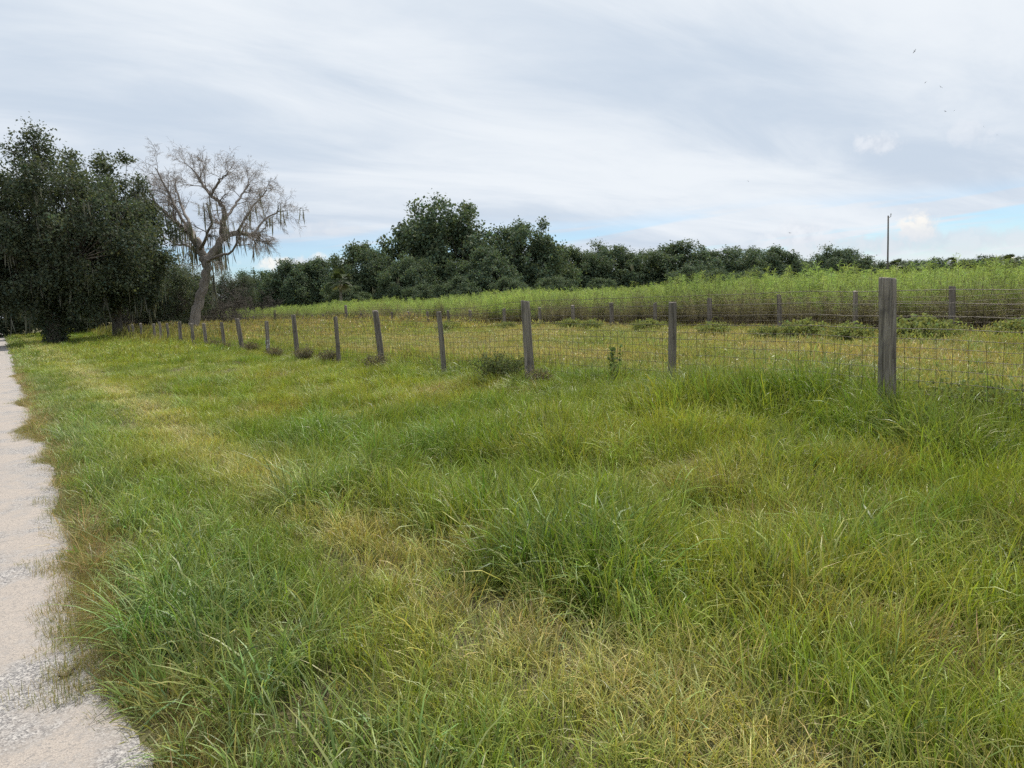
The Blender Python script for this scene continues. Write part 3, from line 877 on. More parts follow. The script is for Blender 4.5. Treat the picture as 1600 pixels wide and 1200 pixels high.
build_fence('front_wire_fence', FENCE_X, [(*p_, notes.get(i)) for i, p_ in enumerate(F)], -1.5, 62.0,
            'woven wire fence on grey wooden posts along the unmown verge', 21,
            [1.41, 1.28, 1.155, 1.03, .93, .84, .74, .63, .51, .38, .24, .10], 0.93, 0.0028, 0.152)
B = [(10.7, 1.35), (13.69, 1.31), (16.52, 1.30), (19.71, 1.25), (22.64, 1.14), (25.36, 1.2), (28.1, 1.14), (30.79, 1.08), (34.09, 1.1), (37.61, 1.05),
     (40.26, 1.08), (42.94, 1.02), (45.69, 1.06), (48.29, 1.08), (51.24, 1.0), (53.73, 1.05), (56.67, 1.71), (59.59, 1.0), (61.82, 1.02), (64.52, 1.04),
     (67.05, 1.0), (70.0, 1.0), (75.32, 1.57), (7.6, 1.35), (4.6, 1.35), (79.0, 1.0), (83.0, 1.05)]
rb = np.random.default_rng(5)
build_fence('back_wire_fence', BACK_X, [(y, t, .115 if t > 1.5 else rb.uniform(.07, .10), tuple(rb.normal(0, .015, 2)), 'tall stout post standing well above its neighbours' if t > 1.5 else None) for y, t in B],
            0.0, 86.0, 'wire fence on short grey posts in front of the tall weeds', 22, [1.12, .98, .84, .68, .52, .36, .2], 0.84, 0.005, 0.30)

# ------------------------------------------------------------------ trees
def rand_unit(rng, n):
    v = rng.normal(0, 1, (n, 3))
    return v / np.linalg.norm(v, axis=1)[:, None]
def leaves(A, rng, P, out, size, shade):
    n = len(P)
    nrm = out * 0.5 + rand_unit(rng, n) * 0.8 + np.array([0, 0, 0.35])
    nrm /= np.linalg.norm(nrm, axis=1)[:, None]
    ax = np.cross(nrm, rand_unit(rng, n)); ax /= np.linalg.norm(ax, axis=1)[:, None]
    sd = np.cross(nrm, ax)
    L = size * rng.uniform(0.6, 1.4, n)[:, None]
    w_ = L * rng.uniform(0.26, 0.42, n)[:, None]
    V = np.stack([P - ax * L * 0.5, P + sd * w_ - ax * L * 0.05, P + ax * L * 0.5, P - sd * w_ + nrm * L * 0.1], 1)
    hue = rng.normal(0, 0.10, (n, 1))
    c = shade[:, None] * np.concatenate([1 + hue, np.ones((n, 1)), 1 - hue], 1)
    A.add(V.reshape(-1, 3), np.arange(n * 4).reshape(-1, 4), None, np.repeat(c, 4, 0))
def moss_strand(A, rng, p, length, width):
    m = 5
    t = np.linspace(0, 1, m)
    sw = rng.normal(0, 0.09, 2) * length
    pts = p[None] + np.stack([sw[0] * t ** 2, sw[1] * t ** 2, -length * t], -1)
    az = rng.random() * 3.14
    sd = np.array([math.cos(az), math.sin(az), 0])
    w_ = width * 0.62 * (0.6 + 0.9 * np.sin(t * 2.4)) * np.array([1, 1, 1, .8, .08]) * rng.uniform(0.7, 1.3, m)
    V = np.stack([pts - sd * w_[:, None], pts + sd * w_[:, None]], 1).reshape(-1, 3)
    q = [(2 * i, 2 * i + 1, 2 * i + 3, 2 * i + 2) for i in range(m - 1)]
    A.add(V, q, None, np.ones(3) * rng.uniform(0.6, 1.2))

def oak_meshes(seed, H, R, base_h, n_clump, n_leaf, leaf, trunk_r, mat, lobes=0.35, low=-0.3, n_moss=60, clump_k=0.21, moss_w=0.05):
    rng = np.random.default_rng(seed)
    T, C, Mo = Acc(), Acc(), Acc()
    hc = base_h + (H - base_h) * 0.36
    up, dn = H - hc, hc - base_h
    th = np.mod(np.arange(n_clump) * 2.39996 + rng.normal(0, .3, n_clump), 2 * math.pi)
    sphi = np.clip(np.linspace(1.0, low, n_clump) + rng.normal(0, .05, n_clump), -1, 1)
    ph = np.arcsin(sphi)
    lob = 1 + lobes * (fbm(np.cos(th) * 1.4 + 9, np.sin(th) * 1.4 + ph * 1.3, seed, 2) - 0.5) * 2
    rr = np.where(rng.random(n_clump) < 0.25, rng.uniform(.35, .7, n_clump), np.minimum(rng.uniform(.70, 1.0, n_clump) * lob, 1.0 + lobes * 0.35))
    cen = np.stack([R * np.cos(ph) * np.cos(th) * rr, R * np.cos(ph) * np.sin(th) * rr,
                    hc + np.where(sphi > 0, up * 0.88, dn) * np.sin(ph) * np.where(sphi > 0, rr, 1.0) * 1.05], -1)
    crad = R * clump_k * rng.uniform(0.6, 1.3, n_clump)
    ztop = (cen[:, 2] + crad * 0.6).max(); rmax = np.quantile(np.hypot(cen[:, 0], cen[:, 1]) + crad * 0.7, 0.97)
    cen[:, 2] = np.where(cen[:, 2] > hc, hc + (cen[:, 2] - hc) * (H - hc) / (ztop - hc), cen[:, 2])
    cen[:, :2] *= R / rmax
    # trunk and limbs
    fork = np.array([rng.normal(0, .15), rng.normal(0, .15), base_h * 0.75 + 0.8])
    tz = np.linspace(-0.4, fork[2], 7)
    tp_ = np.stack([np.interp(tz, [-.4, fork[2]], [0, fork[0]]) + rng.normal(0, .04, 7), np.interp(tz, [-.4, fork[2]], [0, fork[1]]) + rng.normal(0, .04, 7), tz], -1)
    T.tube(tp_, trunk_r * np.array([1.5, 1.2, 1.05, 1.0, .97, .97, 1.05]), 12, (1, 1, 1), False, 0.06, rng)
    nl = 8
    for s in range(nl):
        sel = np.where(((th / (2 * math.pi) * nl).astype(int)) == s)[0]
        if len(sel) == 0:
            continue
        end = cen[sel].mean(0) * np.array([0.75, 0.75, 0.85])
        t = np.linspace(0, 1, 8)[:, None]
        ctrl = fork * 0.5 + end * 0.5 + np.array([0, 0, rng.uniform(-.2, .8)])
        pl = (1 - t) ** 2 * fork + 2 * t * (1 - t) * ctrl + t ** 2 * end + rng.normal(0, 0.06 * R / 5, (8, 3)) * np.sin(t * 3.14)
        T.tube(pl, np.linspace(trunk_r * 0.55, trunk_r * 0.16, 8), 7, (1, 1, 1), True)
        for i in sel:
            k0 = rng.integers(3, 8)
            a_ = pl[k0]; e_ = cen[i]
            mid = (a_ + e_) / 2 + rng.normal(0, 0.12 * R / 5, 3)
            t2 = np.linspace(0, 1, 5)[:, None]
            T.tube((1 - t2) ** 2 * a_ + 2 * t2 * (1 - t2) * mid + t2 ** 2 * e_, np.linspace(trunk_r * .14, trunk_r * .05, 5), 4, (1, 1, 1), False)
            for _ in range(3):
                d = rand_unit(rng, 1)[0] * crad[i] * np.array([1, 1, .7]) * rng.uniform(.8, 1.25)
                T.tube([e_, e_ + d * .5 + rng.normal(0, .05, 3), e_ + d], [trunk_r * .05, trunk_r * .035, trunk_r * .02], 3, (1, 1, 1), False)
    # leaves
    for i in range(n_clump):
        m = int(n_leaf * (crad[i] / (R * clump_k)) ** 2 * rng.uniform(0.7, 1.2)) + 8
        # each clump breaks into sprays
        ns = 11
        sd_ = rand_unit(rng, ns) * (crad[i] * rng.uniform(0.35, 1.0, ns))[:, None] * np.array([1, 1, .9])
        which = rng.integers(0, ns, m)
        o_ = rng.normal(0, 1, (m, 3)) * crad[i] * np.array([.30, .30, .26])
        P = cen[i] + sd_[which] + o_
        P[:, 2] = np.maximum(P[:, 2], 0.15)
        outd = P - np.array([0, 0, hc]); outd /= np.linalg.norm(outd, axis=1)[:, None] + 1e-6
        shade = np.clip(rng.normal(1.0, 0.16, m), .6, 1.6) * rng.uniform(0.88, 1.14)
        leaves(C, rng, P, outd, leaf, shade)
    for _ in range(n_moss):
        i = rng.integers(0, n_clump)
        p_ = cen[i] + rng.normal(0, 1, 3) * crad[i] * np.array([.6, .6, .2]) - np.array([0, 0, crad[i] * .3])
        for _k in range(rng.integers(2, 6)):
            ln = rng.uniform(.5, 1.8)
            q_ = p_ + rng.normal(0, .15, 3)
            if q_[2] - ln > 0.6:
                moss_strand(Mo, rng, q_, ln, moss_w)
    out = [('trunk', T.mesh('trunk', M_BARK, True)), ('crown', C.mesh('crown', mat))]
    if Mo.n:
        out.append(('moss', Mo.mesh('moss', M_MOSS)))
    return out
def put_tree(name, meshes_, loc, rz, scale, label, cat='tree', group=None):
    root = link(name, None, None, loc, rz, scale)
    tag(root, label, cat, group)
    for nm, me in meshes_:
        ch = link(nm, me, root)
        if nm == 'moss':
            ch['kind'] = 'stuff'
    return root
def gpos(px, depth):
    d = at(px, 500, depth)
    return (float(d[0]), float(d[1]), float(ground_h(d[0], d[1])) - 0.05 if math.hypot(d[0], d[1]) < 150 else 0.0)

# big live oaks by the path
oakA = oak_meshes(1, 13.9, 6.2, 2.0, 190, 520, 0.17, 0.42, M_OAK, 0.48, -0.8, 90, .165)
oakB = oak_meshes(2, 13.6, 4.7, 2.0, 150, 520, 0.17, 0.36, M_OAK, 0.48, -0.8, 110, .17)
oakC = oak_meshes(3, 10.5, 5.5, 0.7, 110, 380, 0.21, 0.30, M_OAK, 0.35, -0.9, 110)
put_tree('oak_tree', oakA, gpos(84, 50), 3.3, 1.0, 'tall dark live oak with vine wrapped trunk beside the path')
put_tree('oak_tree', oakB, gpos(182, 55), 1.1, 1.0, 'dark live oak hung with moss where the front fence ends')
put_tree('oak_tree', oakC, gpos(120, 72), 2.0, 1.0, 'lower oak filling the shade behind the two tall oaks')
put_tree('oak_tree', oakC, gpos(20, 84), 4.2, 1.12, 'oak overhanging the far stretch of the path')
put_tree('oak_tree', oakC, gpos(235, 78), 0.7, .72, 'low mossy oak in the brush behind the bare tree')
put_tree('oak_tree', oakC, gpos(262, 68), 1.9, .64, 'dense dark oak in the brush between the mossy oaks and the bare tree')
put_tree('oak_tree', oakC, gpos(300, 98), 3.1, .78, 'small dim oak beyond the bare tree trunk')
put_tree('oak_tree', oakC, gpos(365, 108), 5.1, .70, 'small round oak at the end of the grove nearest the bare tree')

# vine sleeve on the first oak's trunk
rng = np.random.default_rng(44)
V_ = Acc()
n = 2600
zz = rng.uniform(0.1, 3.4, n); aa = rng.random(n) * 6.283; r_ = rng.uniform(.42, .85, n)
leaves(V_, rng, np.stack([np.cos(aa) * r_, np.sin(aa) * r_, zz], -1), np.stack([np.cos(aa), np.sin(aa), aa * 0], -1), 0.16, np.clip(rng.normal(.95, .2, n), .5, 1.5))
first = [o for o in bpy.data.objects if o.name == 'oak_tree'][0]
link('vine', V_.mesh('vine', M_OAK), first)

# the grove beyond the weeds
grove = [oak_meshes(20 + i, 10.0, 6.4, 0.3, 150, 420, 0.28, 0.32, M_OAKFAR, 0.22, -0.95, 26, 0.18, 0.07) for i in range(5)]
# px, top y in the photograph, depth, variant, width factor, label
G = [(402, 425, 120, 0, .8, 'small oak at the thin end of the grove beside the bare tree'), (455, 410, 114, 1, .9, 'low oak left of the lone palm in the grove'),
     (505, 402, 118, 2, .95, 'low rounded oak directly behind the lone palm'), (578, 383, 104, 3, .95, 'middling oak leaning on the left flank of the tallest oak'),
     (640, 400, 96, 4, .75, 'low oak standing in front of the tallest oak'), (698, 319, 108, 0, 1.0, 'tallest domed oak of the grove'),
     (760, 392, 96, 1, .9, 'low spreading oak in front of the gap between the two tallest oaks'), (818, 346, 108, 2, .95, 'second tallest oak of the grove with rounded top'),
     (905, 388, 116, 3, .85, 'low oak against the right flank of the second tallest oak'), (955, 379, 118, 4, .85, 'open crowned oak in the middle of the lower grove'),
     (1005, 396, 124, 0, .7, 'small oak in the dip of the lower grove'), (1062, 382, 118, 1, .95, 'broad flat topped oak of the lower grove'),
     (1138, 388, 122, 2, .85, 'rounded oak with a few stray top sprigs'), (1208, 388, 128, 3, .8, 'oak standing last at the open end of the grove'),
     (1312, 386, 150, 4, .85, 'lone rounded oak beyond the weeds near the utility pole')]
HW = [35, 45, 45, 52, 42, 82, 52, 62, 48, 50, 38, 60, 52, 46, 40]
for i, (px, ty, dep, var, wf, lab) in enumerate(G):
    ph_ = at(px, ty, dep)
    Hh = ph_[2] + 0.2
    s = Hh / 10.0
    hw = HW[i] / FPX * dep * 1.28 / 6.4
    put_tree('oak_tree', grove[var], gpos(px, dep), i * 1.37, (hw, hw, s), lab, 'tree', 'oaks of the grove beyond the weeds')
THICKET = ['beside the lone palm', 'below the tallest oak', 'beyond the second tallest oak', 'under the broad flat topped oak', 'by the oak at the open end of the grove',
           'under the oak with stray top sprigs', 'under the open crowned oak', 'in front of the tallest oak', 'below the second tallest oak']
for i, (px, dep, s) in enumerate([(545, 92, .42), (720, 90, .46), (870, 92, .42), (1085, 98, .48), (1180, 100, .42), (1130, 94, .40), (940, 95, .36), (660, 90, .4), (800, 90, .42)]):
    put_tree('oak_shrub', grove[i % 5][:2], gpos(px, dep), i * 2.1, (s * 1.15, s * 1.15, s), 'low oak thicket in the weeds ' + THICKET[i], 'shrub', 'thickets at the foot of the grove')

# palms
def palm_meshes(seed, H, fr):
    rng = np.random.default_rng(seed)
    T, C = Acc(), Acc()
    t = np.linspace(0, 1, 12)
    T.tube(np.stack([0.12 * t ** 2, 0.05 * t, H * t - .2], -1), 0.17 + 0.03 * np.sin(t * 40) + 0.05 * (t > .8), 9, (1, 1, 1), False)
    top = np.array([.12, .05, H - .2])
    for k_ in range(46):
        az = rng.random() * 6.283; el = rng.uniform(-0.9, 1.4)
        d = np.array([math.cos(az) * math.cos(el), math.sin(az) * math.cos(el), math.sin(el)])
        pl = fr * rng.uniform(.45, .65)
        hub = top + d * pl - np.array([0, 0, .08 * pl])
        C.tube([top, top + d * pl * .5, hub], [.02, .018, .012], 3, (1, 1, .8), False)
        side = np.cross(d, [0, 0, 1.0]); side /= np.linalg.norm(side) + 1e-6
        nrm = np.cross(side, d)
        sh = rng.uniform(.7, 1.25) if el > -.4 else rng.uniform(.9, 1.2)
        colr = np.ones(3) * sh if el > -.45 else np.array([1.9, 1.35, 1.2]) * sh
        for a_ in np.linspace(-1.5, 1.5, 15):
            L = fr * .62 * (1 - .18 * abs(a_)) * rng.uniform(.85, 1.1)
            u = d * math.cos(a_) + side * math.sin(a_)
            v0 = np.cross(u, nrm)
            tip = hub + u * L - np.array([0, 0, .25 * L * rng.uniform(.4, 1.3)])
            mid = hub + u * L * .55
            C.add(np.array([hub, mid - v0 * .035 * fr, tip, mid + v0 * .035 * fr]), [(0, 1, 2, 3)], None, colr)
    return [('trunk', T.mesh('trunk', M_PALMBARK, True)), ('crown', C.mesh('crown', M_PALM))]
palm = palm_meshes(3, 5.0, 1.5)
put_tree('palm_tree', palm, gpos(535, 88), 0, 0.98, 'small cabbage palm with fan leaves in front of the grove')
rp = np.random.default_rng(12)
oak_small = oak_meshes(40, 8.0, 4.6, 0.3, 60, 170, 0.4, 0.25, M_OAKFAR, .35, -.9, 0, .22)
for i, px in enumerate([1162, 1243, 1262, 1287, 1352, 1366, 1402, 1416, 1436, 1456, 1484, 1508, 1531, 1552, 1574, 1598, 1622]):
    ty = float(np.interp(px, [1150, 1290, 1400, 1484, 1540, 1640], [404, 412, 408, 402, 401, 396])) + rp.uniform(-2, 4)
    dep = rp.uniform(165, 200)
    Hh = at(px, ty, dep)[2]
    if i % 4 != 2:
        put_tree('oak_tree', oak_small, gpos(px, dep), i * 1.9, (Hh / 8 * 1.25, Hh / 8 * 1.25, Hh / 8), 'small dark round headed tree in the distant row past the utility pole', 'tree', 'distant round trees past the pole')
    else:
        put_tree('palm_tree', palm, gpos(px, dep), i * 1.3, (1.5, 1.5, Hh / 5.9), 'distant cabbage palm in the row along the far side of the weed field', 'tree', 'distant palms past the weeds')

# far woods closing the horizon
parts = []
pw = []
for k_ in range(420):
    a_ = RNG.uniform(-0.95, 0.80); r_ = RNG.uniform(280, 460)
    pw.append((math.sin(YAW + a_) * r_, math.cos(YAW + a_) * r_))
pw = np.array(pw)
pw = pw[(pw[:, 0] > 6) | (pw[:, 0] < -8)]
nW = len(pw)
sW = RNG.uniform(.7, 1.1, nW)
scatter('distant_woods', np.stack([pw[:, 0], pw[:, 1], np.zeros(nW)], -1), np.stack([np.zeros(nW), np.zeros(nW), RNG.uniform(0, 6.28, nW)], -1),
        np.stack([sW * 1.6, sW * 1.6, sW], -1), np.zeros(nW, int), np.ones((nW, 3)), [oak_small[1][1]], 'low dark far woods along the horizon', 'woods')

# ------------------------------------------------------------------ the bare tree hung with moss
def bare_tree():
    rng = np.random.default_rng(77)
    T, Mo = Acc(), Acc()
    DEP = 61.0
    root = np.array(gpos(303, DEP))
    def P(px, py, off=0.0):
        return at(px, py, DEP + off) - root
    segs = []
    def curve(ctrl, r0, r1, sides=8, sub=4, jit=0.04):
        c = np.array(ctrl); m = (len(c) - 1) * sub + 1
        s = np.linspace(0, len(c) - 1, m)
        # Catmull-Rom
        out = []
        for v in s:
            i = min(int(v), len(c) - 2); f = v - i
            p0, p1, p2, p3 = c[max(i - 1, 0)], c[i], c[i + 1], c[min(i + 2, len(c) - 1)]
            out.append(0.5 * ((2 * p1) + (-p0 + p2) * f + (2 * p0 - 5 * p1 + 4 * p2 - p3) * f * f + (-p0 + 3 * p1 - 3 * p2 + p3) * f ** 3))
        out = np.array(out) + rng.normal(0, jit, (m, 3)) * (np.arange(m)[:, None] > 0)
        T.tube(out, np.linspace(r0, r1, m) * 0.88, sides, np.ones(3) * rng.uniform(.85, 1.1), True, .05, rng)
        return out, np.linspace(r0, r1, m)
    trunk, _ = curve([P(300, 530), P(304, 505), P(309, 478), P(318, 450), P(322, 425), P(320, 405)], .50, .34, 14, 5)
    limbs = [
        curve([P(320, 407), P(313, 388), P(307, 374)], .42, .30, 10),                                        # broken stub
        curve([P(314, 392), P(298, 368), P(280, 352, -1), P(262, 336, -2), P(243, 318, -2.5), P(232, 296, -3)], .30, .07),
        curve([P(321, 408), P(333, 395, .3), P(345, 376, .6), P(358, 367, 1), P(376, 364, 1.5), P(396, 369, 2)], .42, .16, 10),
        curve([P(396, 369, 2), P(408, 350, 2.4), P(424, 336, 3), P(446, 330, 3.6)], .13, .04),
        curve([P(347, 374, .6), P(346, 352, 0), P(352, 336, -.6), P(346, 318, -1.2), P(330, 306, -1.6), P(316, 286, -2), P(308, 274, -2.2), P(298, 262, -2.4)], .26, .05),
        curve([P(349, 345, 0), P(364, 326, 1), P(378, 304, 2), P(386, 292, 2.6), P(390, 282, 3)], .15, .04),
        curve([P(306, 376, 0), P(296, 350, 1.5), P(284, 322, 2.6), P(276, 298, 3.4), P(274, 280, 4)], .20, .05),
        curve([P(300, 366, -.5), P(284, 342, -1.4), P(262, 300, -2), P(250, 276, -2.4), P(242, 262, -2.6)], .16, .04),
        curve([P(330, 306, -1.6), P(340, 286, -2.6), P(350, 276, -3.4), P(358, 268, -4)], .12, .04),
        curve([P(372, 364, 1.4), P(384, 340, .4), P(402, 314, -.6), P(418, 296, -1.4)], .14, .04),
        curve([P(312, 392), P(322, 370, -2), P(330, 345, -3.6), P(322, 318, -5)], .18, .05),
        curve([P(322, 412), P(338, 402, -2), P(362, 392, -4), P(384, 350, -5)], .18, .05),
        curve([P(310, 396), P(292, 384, 1.8), P(270, 380, 3.2), P(252, 366, 4)], .15, .05),
        curve([P(396, 369, 2), P(397, 384, 2), P(396, 404, 2)], .05, .02, 4)]
    center = P(335, 330)
    def grow(p, d, L, r, depth):
        m = 5
        pts = [p]; dd = d.copy()
        for k_ in range(m - 1):
            dd = dd + rng.normal(0, .20, 3) + np.array([0, 0, .06 if depth < 3 else -.10])
            dd /= np.linalg.norm(dd)
            pts.append(pts[-1] + dd * L / (m - 1))
        pts = np.array(pts)
        T.tube(pts, np.linspace(r, r * .45, m), 5 if depth == 1 else 3, np.ones(3) * rng.uniform(.8, 1.25) * (1.0 if depth < 3 else 1.35), False)
        if depth <= 2 and rng.random() < .12 and pts[2][2] < center[2] + 1.2:
            for _ in range(rng.integers(1, 4)):
                moss_strand(Mo, rng, pts[rng.integers(1, m)], rng.uniform(.4, 1.5), .05)
        if depth >= 4:
            return
        nchild = {1: 6, 2: 5, 3: 4}[depth]
        for _ in range(nchild):
            k_ = rng.integers(1, m)
            base = pts[k_]
            tang = pts[min(k_ + 1, m - 1)] - pts[k_ - 1]; tang /= np.linalg.norm(tang)
            nd = tang * .75 + rand_unit(rng, 1)[0] * .75 + (base - center) / (np.linalg.norm(base - center) + .1) * .25
            nd /= np.linalg.norm(nd)
            grow(base, nd, L * rng.uniform(.45, .7), max(r * .48, .0085), depth + 1)
    for li, (pts, rad) in enumerate(limbs):
        if li in (0, 13):
            continue
        m = len(pts)
        for _ in range(int(4 + m * .34)):
            k_ = rng.integers(int(m * .3), m)
            base = pts[k_]
            tang = pts[min(k_ + 1, m - 1)] - pts[max(k_ - 1, 0)]; tang /= np.linalg.norm(tang) + 1e-6
            nd = tang * .6 + rand_unit(rng, 1)[0] * .8 + (base - center) / (np.linalg.norm(base - center) + .1) * .35
            nd /= np.linalg.norm(nd)
            grow(base, nd, rng.uniform(1.0, 1.9), max(rad[k_] * .36, .024), 1)
        for _ in range(int(m * .8)):
            k_ = rng.integers(0, m)
            if pts[k_][2] < center[2] + 1.0:
                for _q in range(1 + (li % 2)):
                    moss_strand(Mo, rng, pts[k_] + rng.normal(0, .2, 3) * np.array([1, 1, .3]), rng.uniform(.6, 2.4), .055)
    for _ in range(26):
        moss_strand(Mo, rng, P(345 + rng.normal(0, 4), 385 + rng.normal(0, 4), rng.normal(.5, .3)), rng.uniform(1.0, 2.6), .06)
        moss_strand(Mo, rng, P(302 + rng.normal(0, 8), 380 + rng.normal(0, 5), rng.normal(.2, .4)), rng.uniform(.8, 2.6), .06)
    for _ in range(10):
        moss_strand(Mo, rng, P(396, 380 + rng.uniform(0, 14), 2), rng.uniform(.6, 1.4), .04)
    for _ in range(8):
        moss_strand(Mo, rng, P(333 + rng.normal(0, 1.5), 425 + rng.uniform(-5, 10), -.6), rng.uniform(1.6, 3.0), .07)
    return root, [('trunk', T.mesh('trunk', M_DEAD, True)), ('moss', Mo.mesh('moss', M_MOSS))]
root, bt = bare_tree()
put_tree('bare_tree', bt, tuple(root), 0, 1, 'leafless grey tree with twisting limbs draped in hanging moss')

# leafless saplings in the brush around it
def sapling(seed, H):
    rng = np.random.default_rng(seed)
    T = Acc()
    def grow(p, d, L, r, depth):
        m = 4; pts = [p]; dd = d
        for _ in range(m - 1):
            dd = dd + rng.normal(0, .16, 3); dd = dd / np.linalg.norm(dd)
            pts.append(pts[-1] + dd * L / (m - 1))
        T.tube(np.array(pts), np.linspace(r, r * .5, m), 3, np.ones(3) * rng.uniform(.55, .9), False)
        if depth < 3:
            for _ in range((7, 6, 5)[depth]):
                k_ = rng.integers(1, m)
                nd = dd * .7 + rand_unit(rng, 1)[0] * .8; nd /= np.linalg.norm(nd)
                grow(pts[k_], nd, L * rng.uniform(.4, .65), max(r * .5, .012), depth + 1)
    for _ in range(4):
        d = np.array([rng.normal(0, .3), rng.normal(0, .3), 1.0]); d /= np.linalg.norm(d)
        grow(np.array([rng.normal(0, .2), rng.normal(0, .2), -.1]), d, H * rng.uniform(.5, .75), .05, 0)
    return T.mesh('stems', M_BARK)
sap = [sapling(60 + i, 4.6) for i in range(3)]
for i, (px, dep, s) in enumerate([(352, 80, 1.1), (378, 84, 1.0), (405, 92, .9), (338, 70, .9), (262, 70, 1.0), (226, 68, 1.0), (288, 74, 1.0), (365, 74, .8), (245, 80, 1.1), (210, 72, 1.0), (428, 98, .9)]):
    o = link('bare_sapling', None, None, gpos(px, dep), i * 1.3, s)
    tag(o, 'leafless grey brown sapling in the brush around the bare tree', 'sapling', 'bare saplings around the moss hung tree')
    link('stems', sap[i % 3], o)

# ------------------------------------------------------------------ shrubs and weeds along the fences
def shrub(seed, r, h, n_stem, n_leaf, leaf, colr, stemc):
    rng = np.random.default_rng(seed)
    S, L = Acc(), Acc()
    for _ in range(n_stem):
        az = rng.random() * 6.283; sp = rng.random() ** .7
        tip = np.array([math.cos(az) * r * sp, math.sin(az) * r * sp, h * rng.uniform(.6, 1.05) * (1 - .35 * sp ** 2)])
        b_ = np.array([rng.normal(0, r * .12), rng.normal(0, r * .12), -.03])
        t = np.linspace(0, 1, 5)[:, None]
        mid = (b_ + tip) / 2 + np.array([0, 0, h * .12]) + rng.normal(0, r * .06, 3)
        pl = (1 - t) ** 2 * b_ + 2 * t * (1 - t) * mid + t ** 2 * tip
        S.tube(pl, np.linspace(.007, .002, 5), 3, np.array(stemc) * rng.uniform(.7, 1.3), False)
        m = n_leaf
        tt = rng.uniform(.25, 1.0, m)
        Pn = np.stack([np.interp(tt, t[:, 0], pl[:, i]) for i in range(3)], -1) + rng.normal(0, r * .09, (m, 3))
        Pn[:, 2] = np.maximum(Pn[:, 2], .02)
        sh = np.clip(rng.normal(1, .22, m), .5, 1.6)
        before = L.n
        leaves(L, rng, Pn, rand_unit(rng, m), leaf, sh)
        L.c[-1] = L.c[-1] * np.array(colr)
    return [('stems', S.mesh('stems', M_SHRUB)), ('foliage', L.mesh('foliage', M_SHRUB))]
def put_plant(name, meshes_, x, y, rz, s, label, group=None, cat='shrub'):
    o = link(name, None, None, (x, y, float(ground_h(x, y))), rz, s)
    tag(o, label, cat, group)
    for nm, me in meshes_:
        link(nm, me, o)
GRN, DRYC = (.11, .135, .05), (.20, .145, .10)
sh_dark = shrub(1, .62, .58, 90, 34, .035, (.105, .13, .06), (.13, .10, .07))
sh_dry = shrub(2, .42, .55, 70, 22, .04, (.17, .15, .105), (.19, .155, .12))
sh_olive = shrub(3, .85, .55, 80, 50, .075, (.21, .235, .09), (.20, .15, .10))
sh_thin = shrub(4, .22, .75, 7, 40, .05, (.12, .17, .06), (.14, .13, .07))
sh_vine = shrub(5, .75, .45, 70, 40, .04, (.14, .17, .065), (.16, .13, .08))
def gp(px, py):
    c_ = on_ground(px, py); return float(c_[0]), float(c_[1])
x, y = 7.3, 11.0
put_plant('weed_bush', sh_dark, 7.25, 11.1, .3, 1.0, 'dark green weedy bush against the second tallest front post', None)
put_plant('weed_bush', sh_dry, 7.15, 16.1, .9, .9, 'dry brown bush at the foot of a leaning front post')
put_plant('weed_bush', sh_dry, 7.3, 10.0, 2.9, .65, 'sparse brownish weeds just beside the dark green bush')
for i, (yy, s) in enumerate([(19.6, .9), (21.6, .9), (24.2, .8), (27.6, .9), (30.4, .8), (33.6, .9)]):
    put_plant('weed_bush', sh_dry, 7.3 + .2 * math.sin(i * 3), yy, i, s, 'low dry brown weeds beside the white flaked post' if i == 2 else 'low dry brown weeds under the wire of the front fence', 'dry weeds under the front fence')
put_plant('tall_weed', sh_thin, 7.7, 8.55, 0, .95, 'thin upright green weed alone under the front wire', None, 'weed')
put_plant('weed_bush', sh_vine, 7.7, 3.45, 0, 1.0, 'viny olive weeds tangled in the wire beside the thick post')
put_plant('weed_bush', sh_vine, 8.1, 2.5, 2, 1.0, 'viny olive weeds sprawling behind the wire past the thick post')
put_plant('weed_bush', sh_vine, 7.75, 5.2, 4, .8, 'viny olive weeds behind the wire between the two nearest posts')
for i, (px, py, s) in enumerate([(1015, 522, .85), (925, 520, .8), (890, 518, .8), (1115, 528, .8), (1255, 528, 1.0), (1325, 531, .9), (1195, 530, .7), (1440, 528, 1.2), (1475, 530, .9), (700, 518, .9), (790, 516, .7), (640, 516, .9), (1590, 528, .9), (560, 514, .9), (500, 513, .9)]):
    x, y = gp(px, py)
    x_ = min(x, 22.6)
    put_plant('field_bush', sh_olive, x_, y * (x_ / x) ** .0, i * 1.7, s, 'widest of the low olive green bushes at the foot of the back fence' if s == 1.2 else 'low olive green bush at the foot of the back fence', 'bushes along the back fence')

# ------------------------------------------------------------------ utility pole
pr = Acc()
pr.tube([(0, 0, -.5), (0.02, 0, 3), (0.05, 0, 7), (0.03, 0, 10.0)], [.11, .105, .095, .085], 10)
base = np.array(gpos(1386, 96)); topz = at(1384, 338, 96)[2]
pole = link('utility_pole', None, None, tuple(base), 0, (1, 1, topz / 10.0))
tag(pole, 'tall slim wooden utility pole standing alone beyond the weeds', 'pole')
link('shaft', pr.mesh('shaft', M_BARK, True), pole)
br = Acc(); br.tube([(.10, -.05, 9.75), (.28, -.19, 9.85), (.30, -.20, 10.15)], .04, 6)
link('bracket', br.mesh('bracket', M_WIRE), pole)
ins = Acc(); ins.tube([(.30, -.20, 10.10), (.30, -.20, 10.16), (.30, -.20, 10.22), (.30, -.20, 10.28)], [.05, .08, .06, .03], 8)
link('insulator', ins.mesh('insulator', plain_material('porcelain', (.6, .6, .58), .3)), pole)

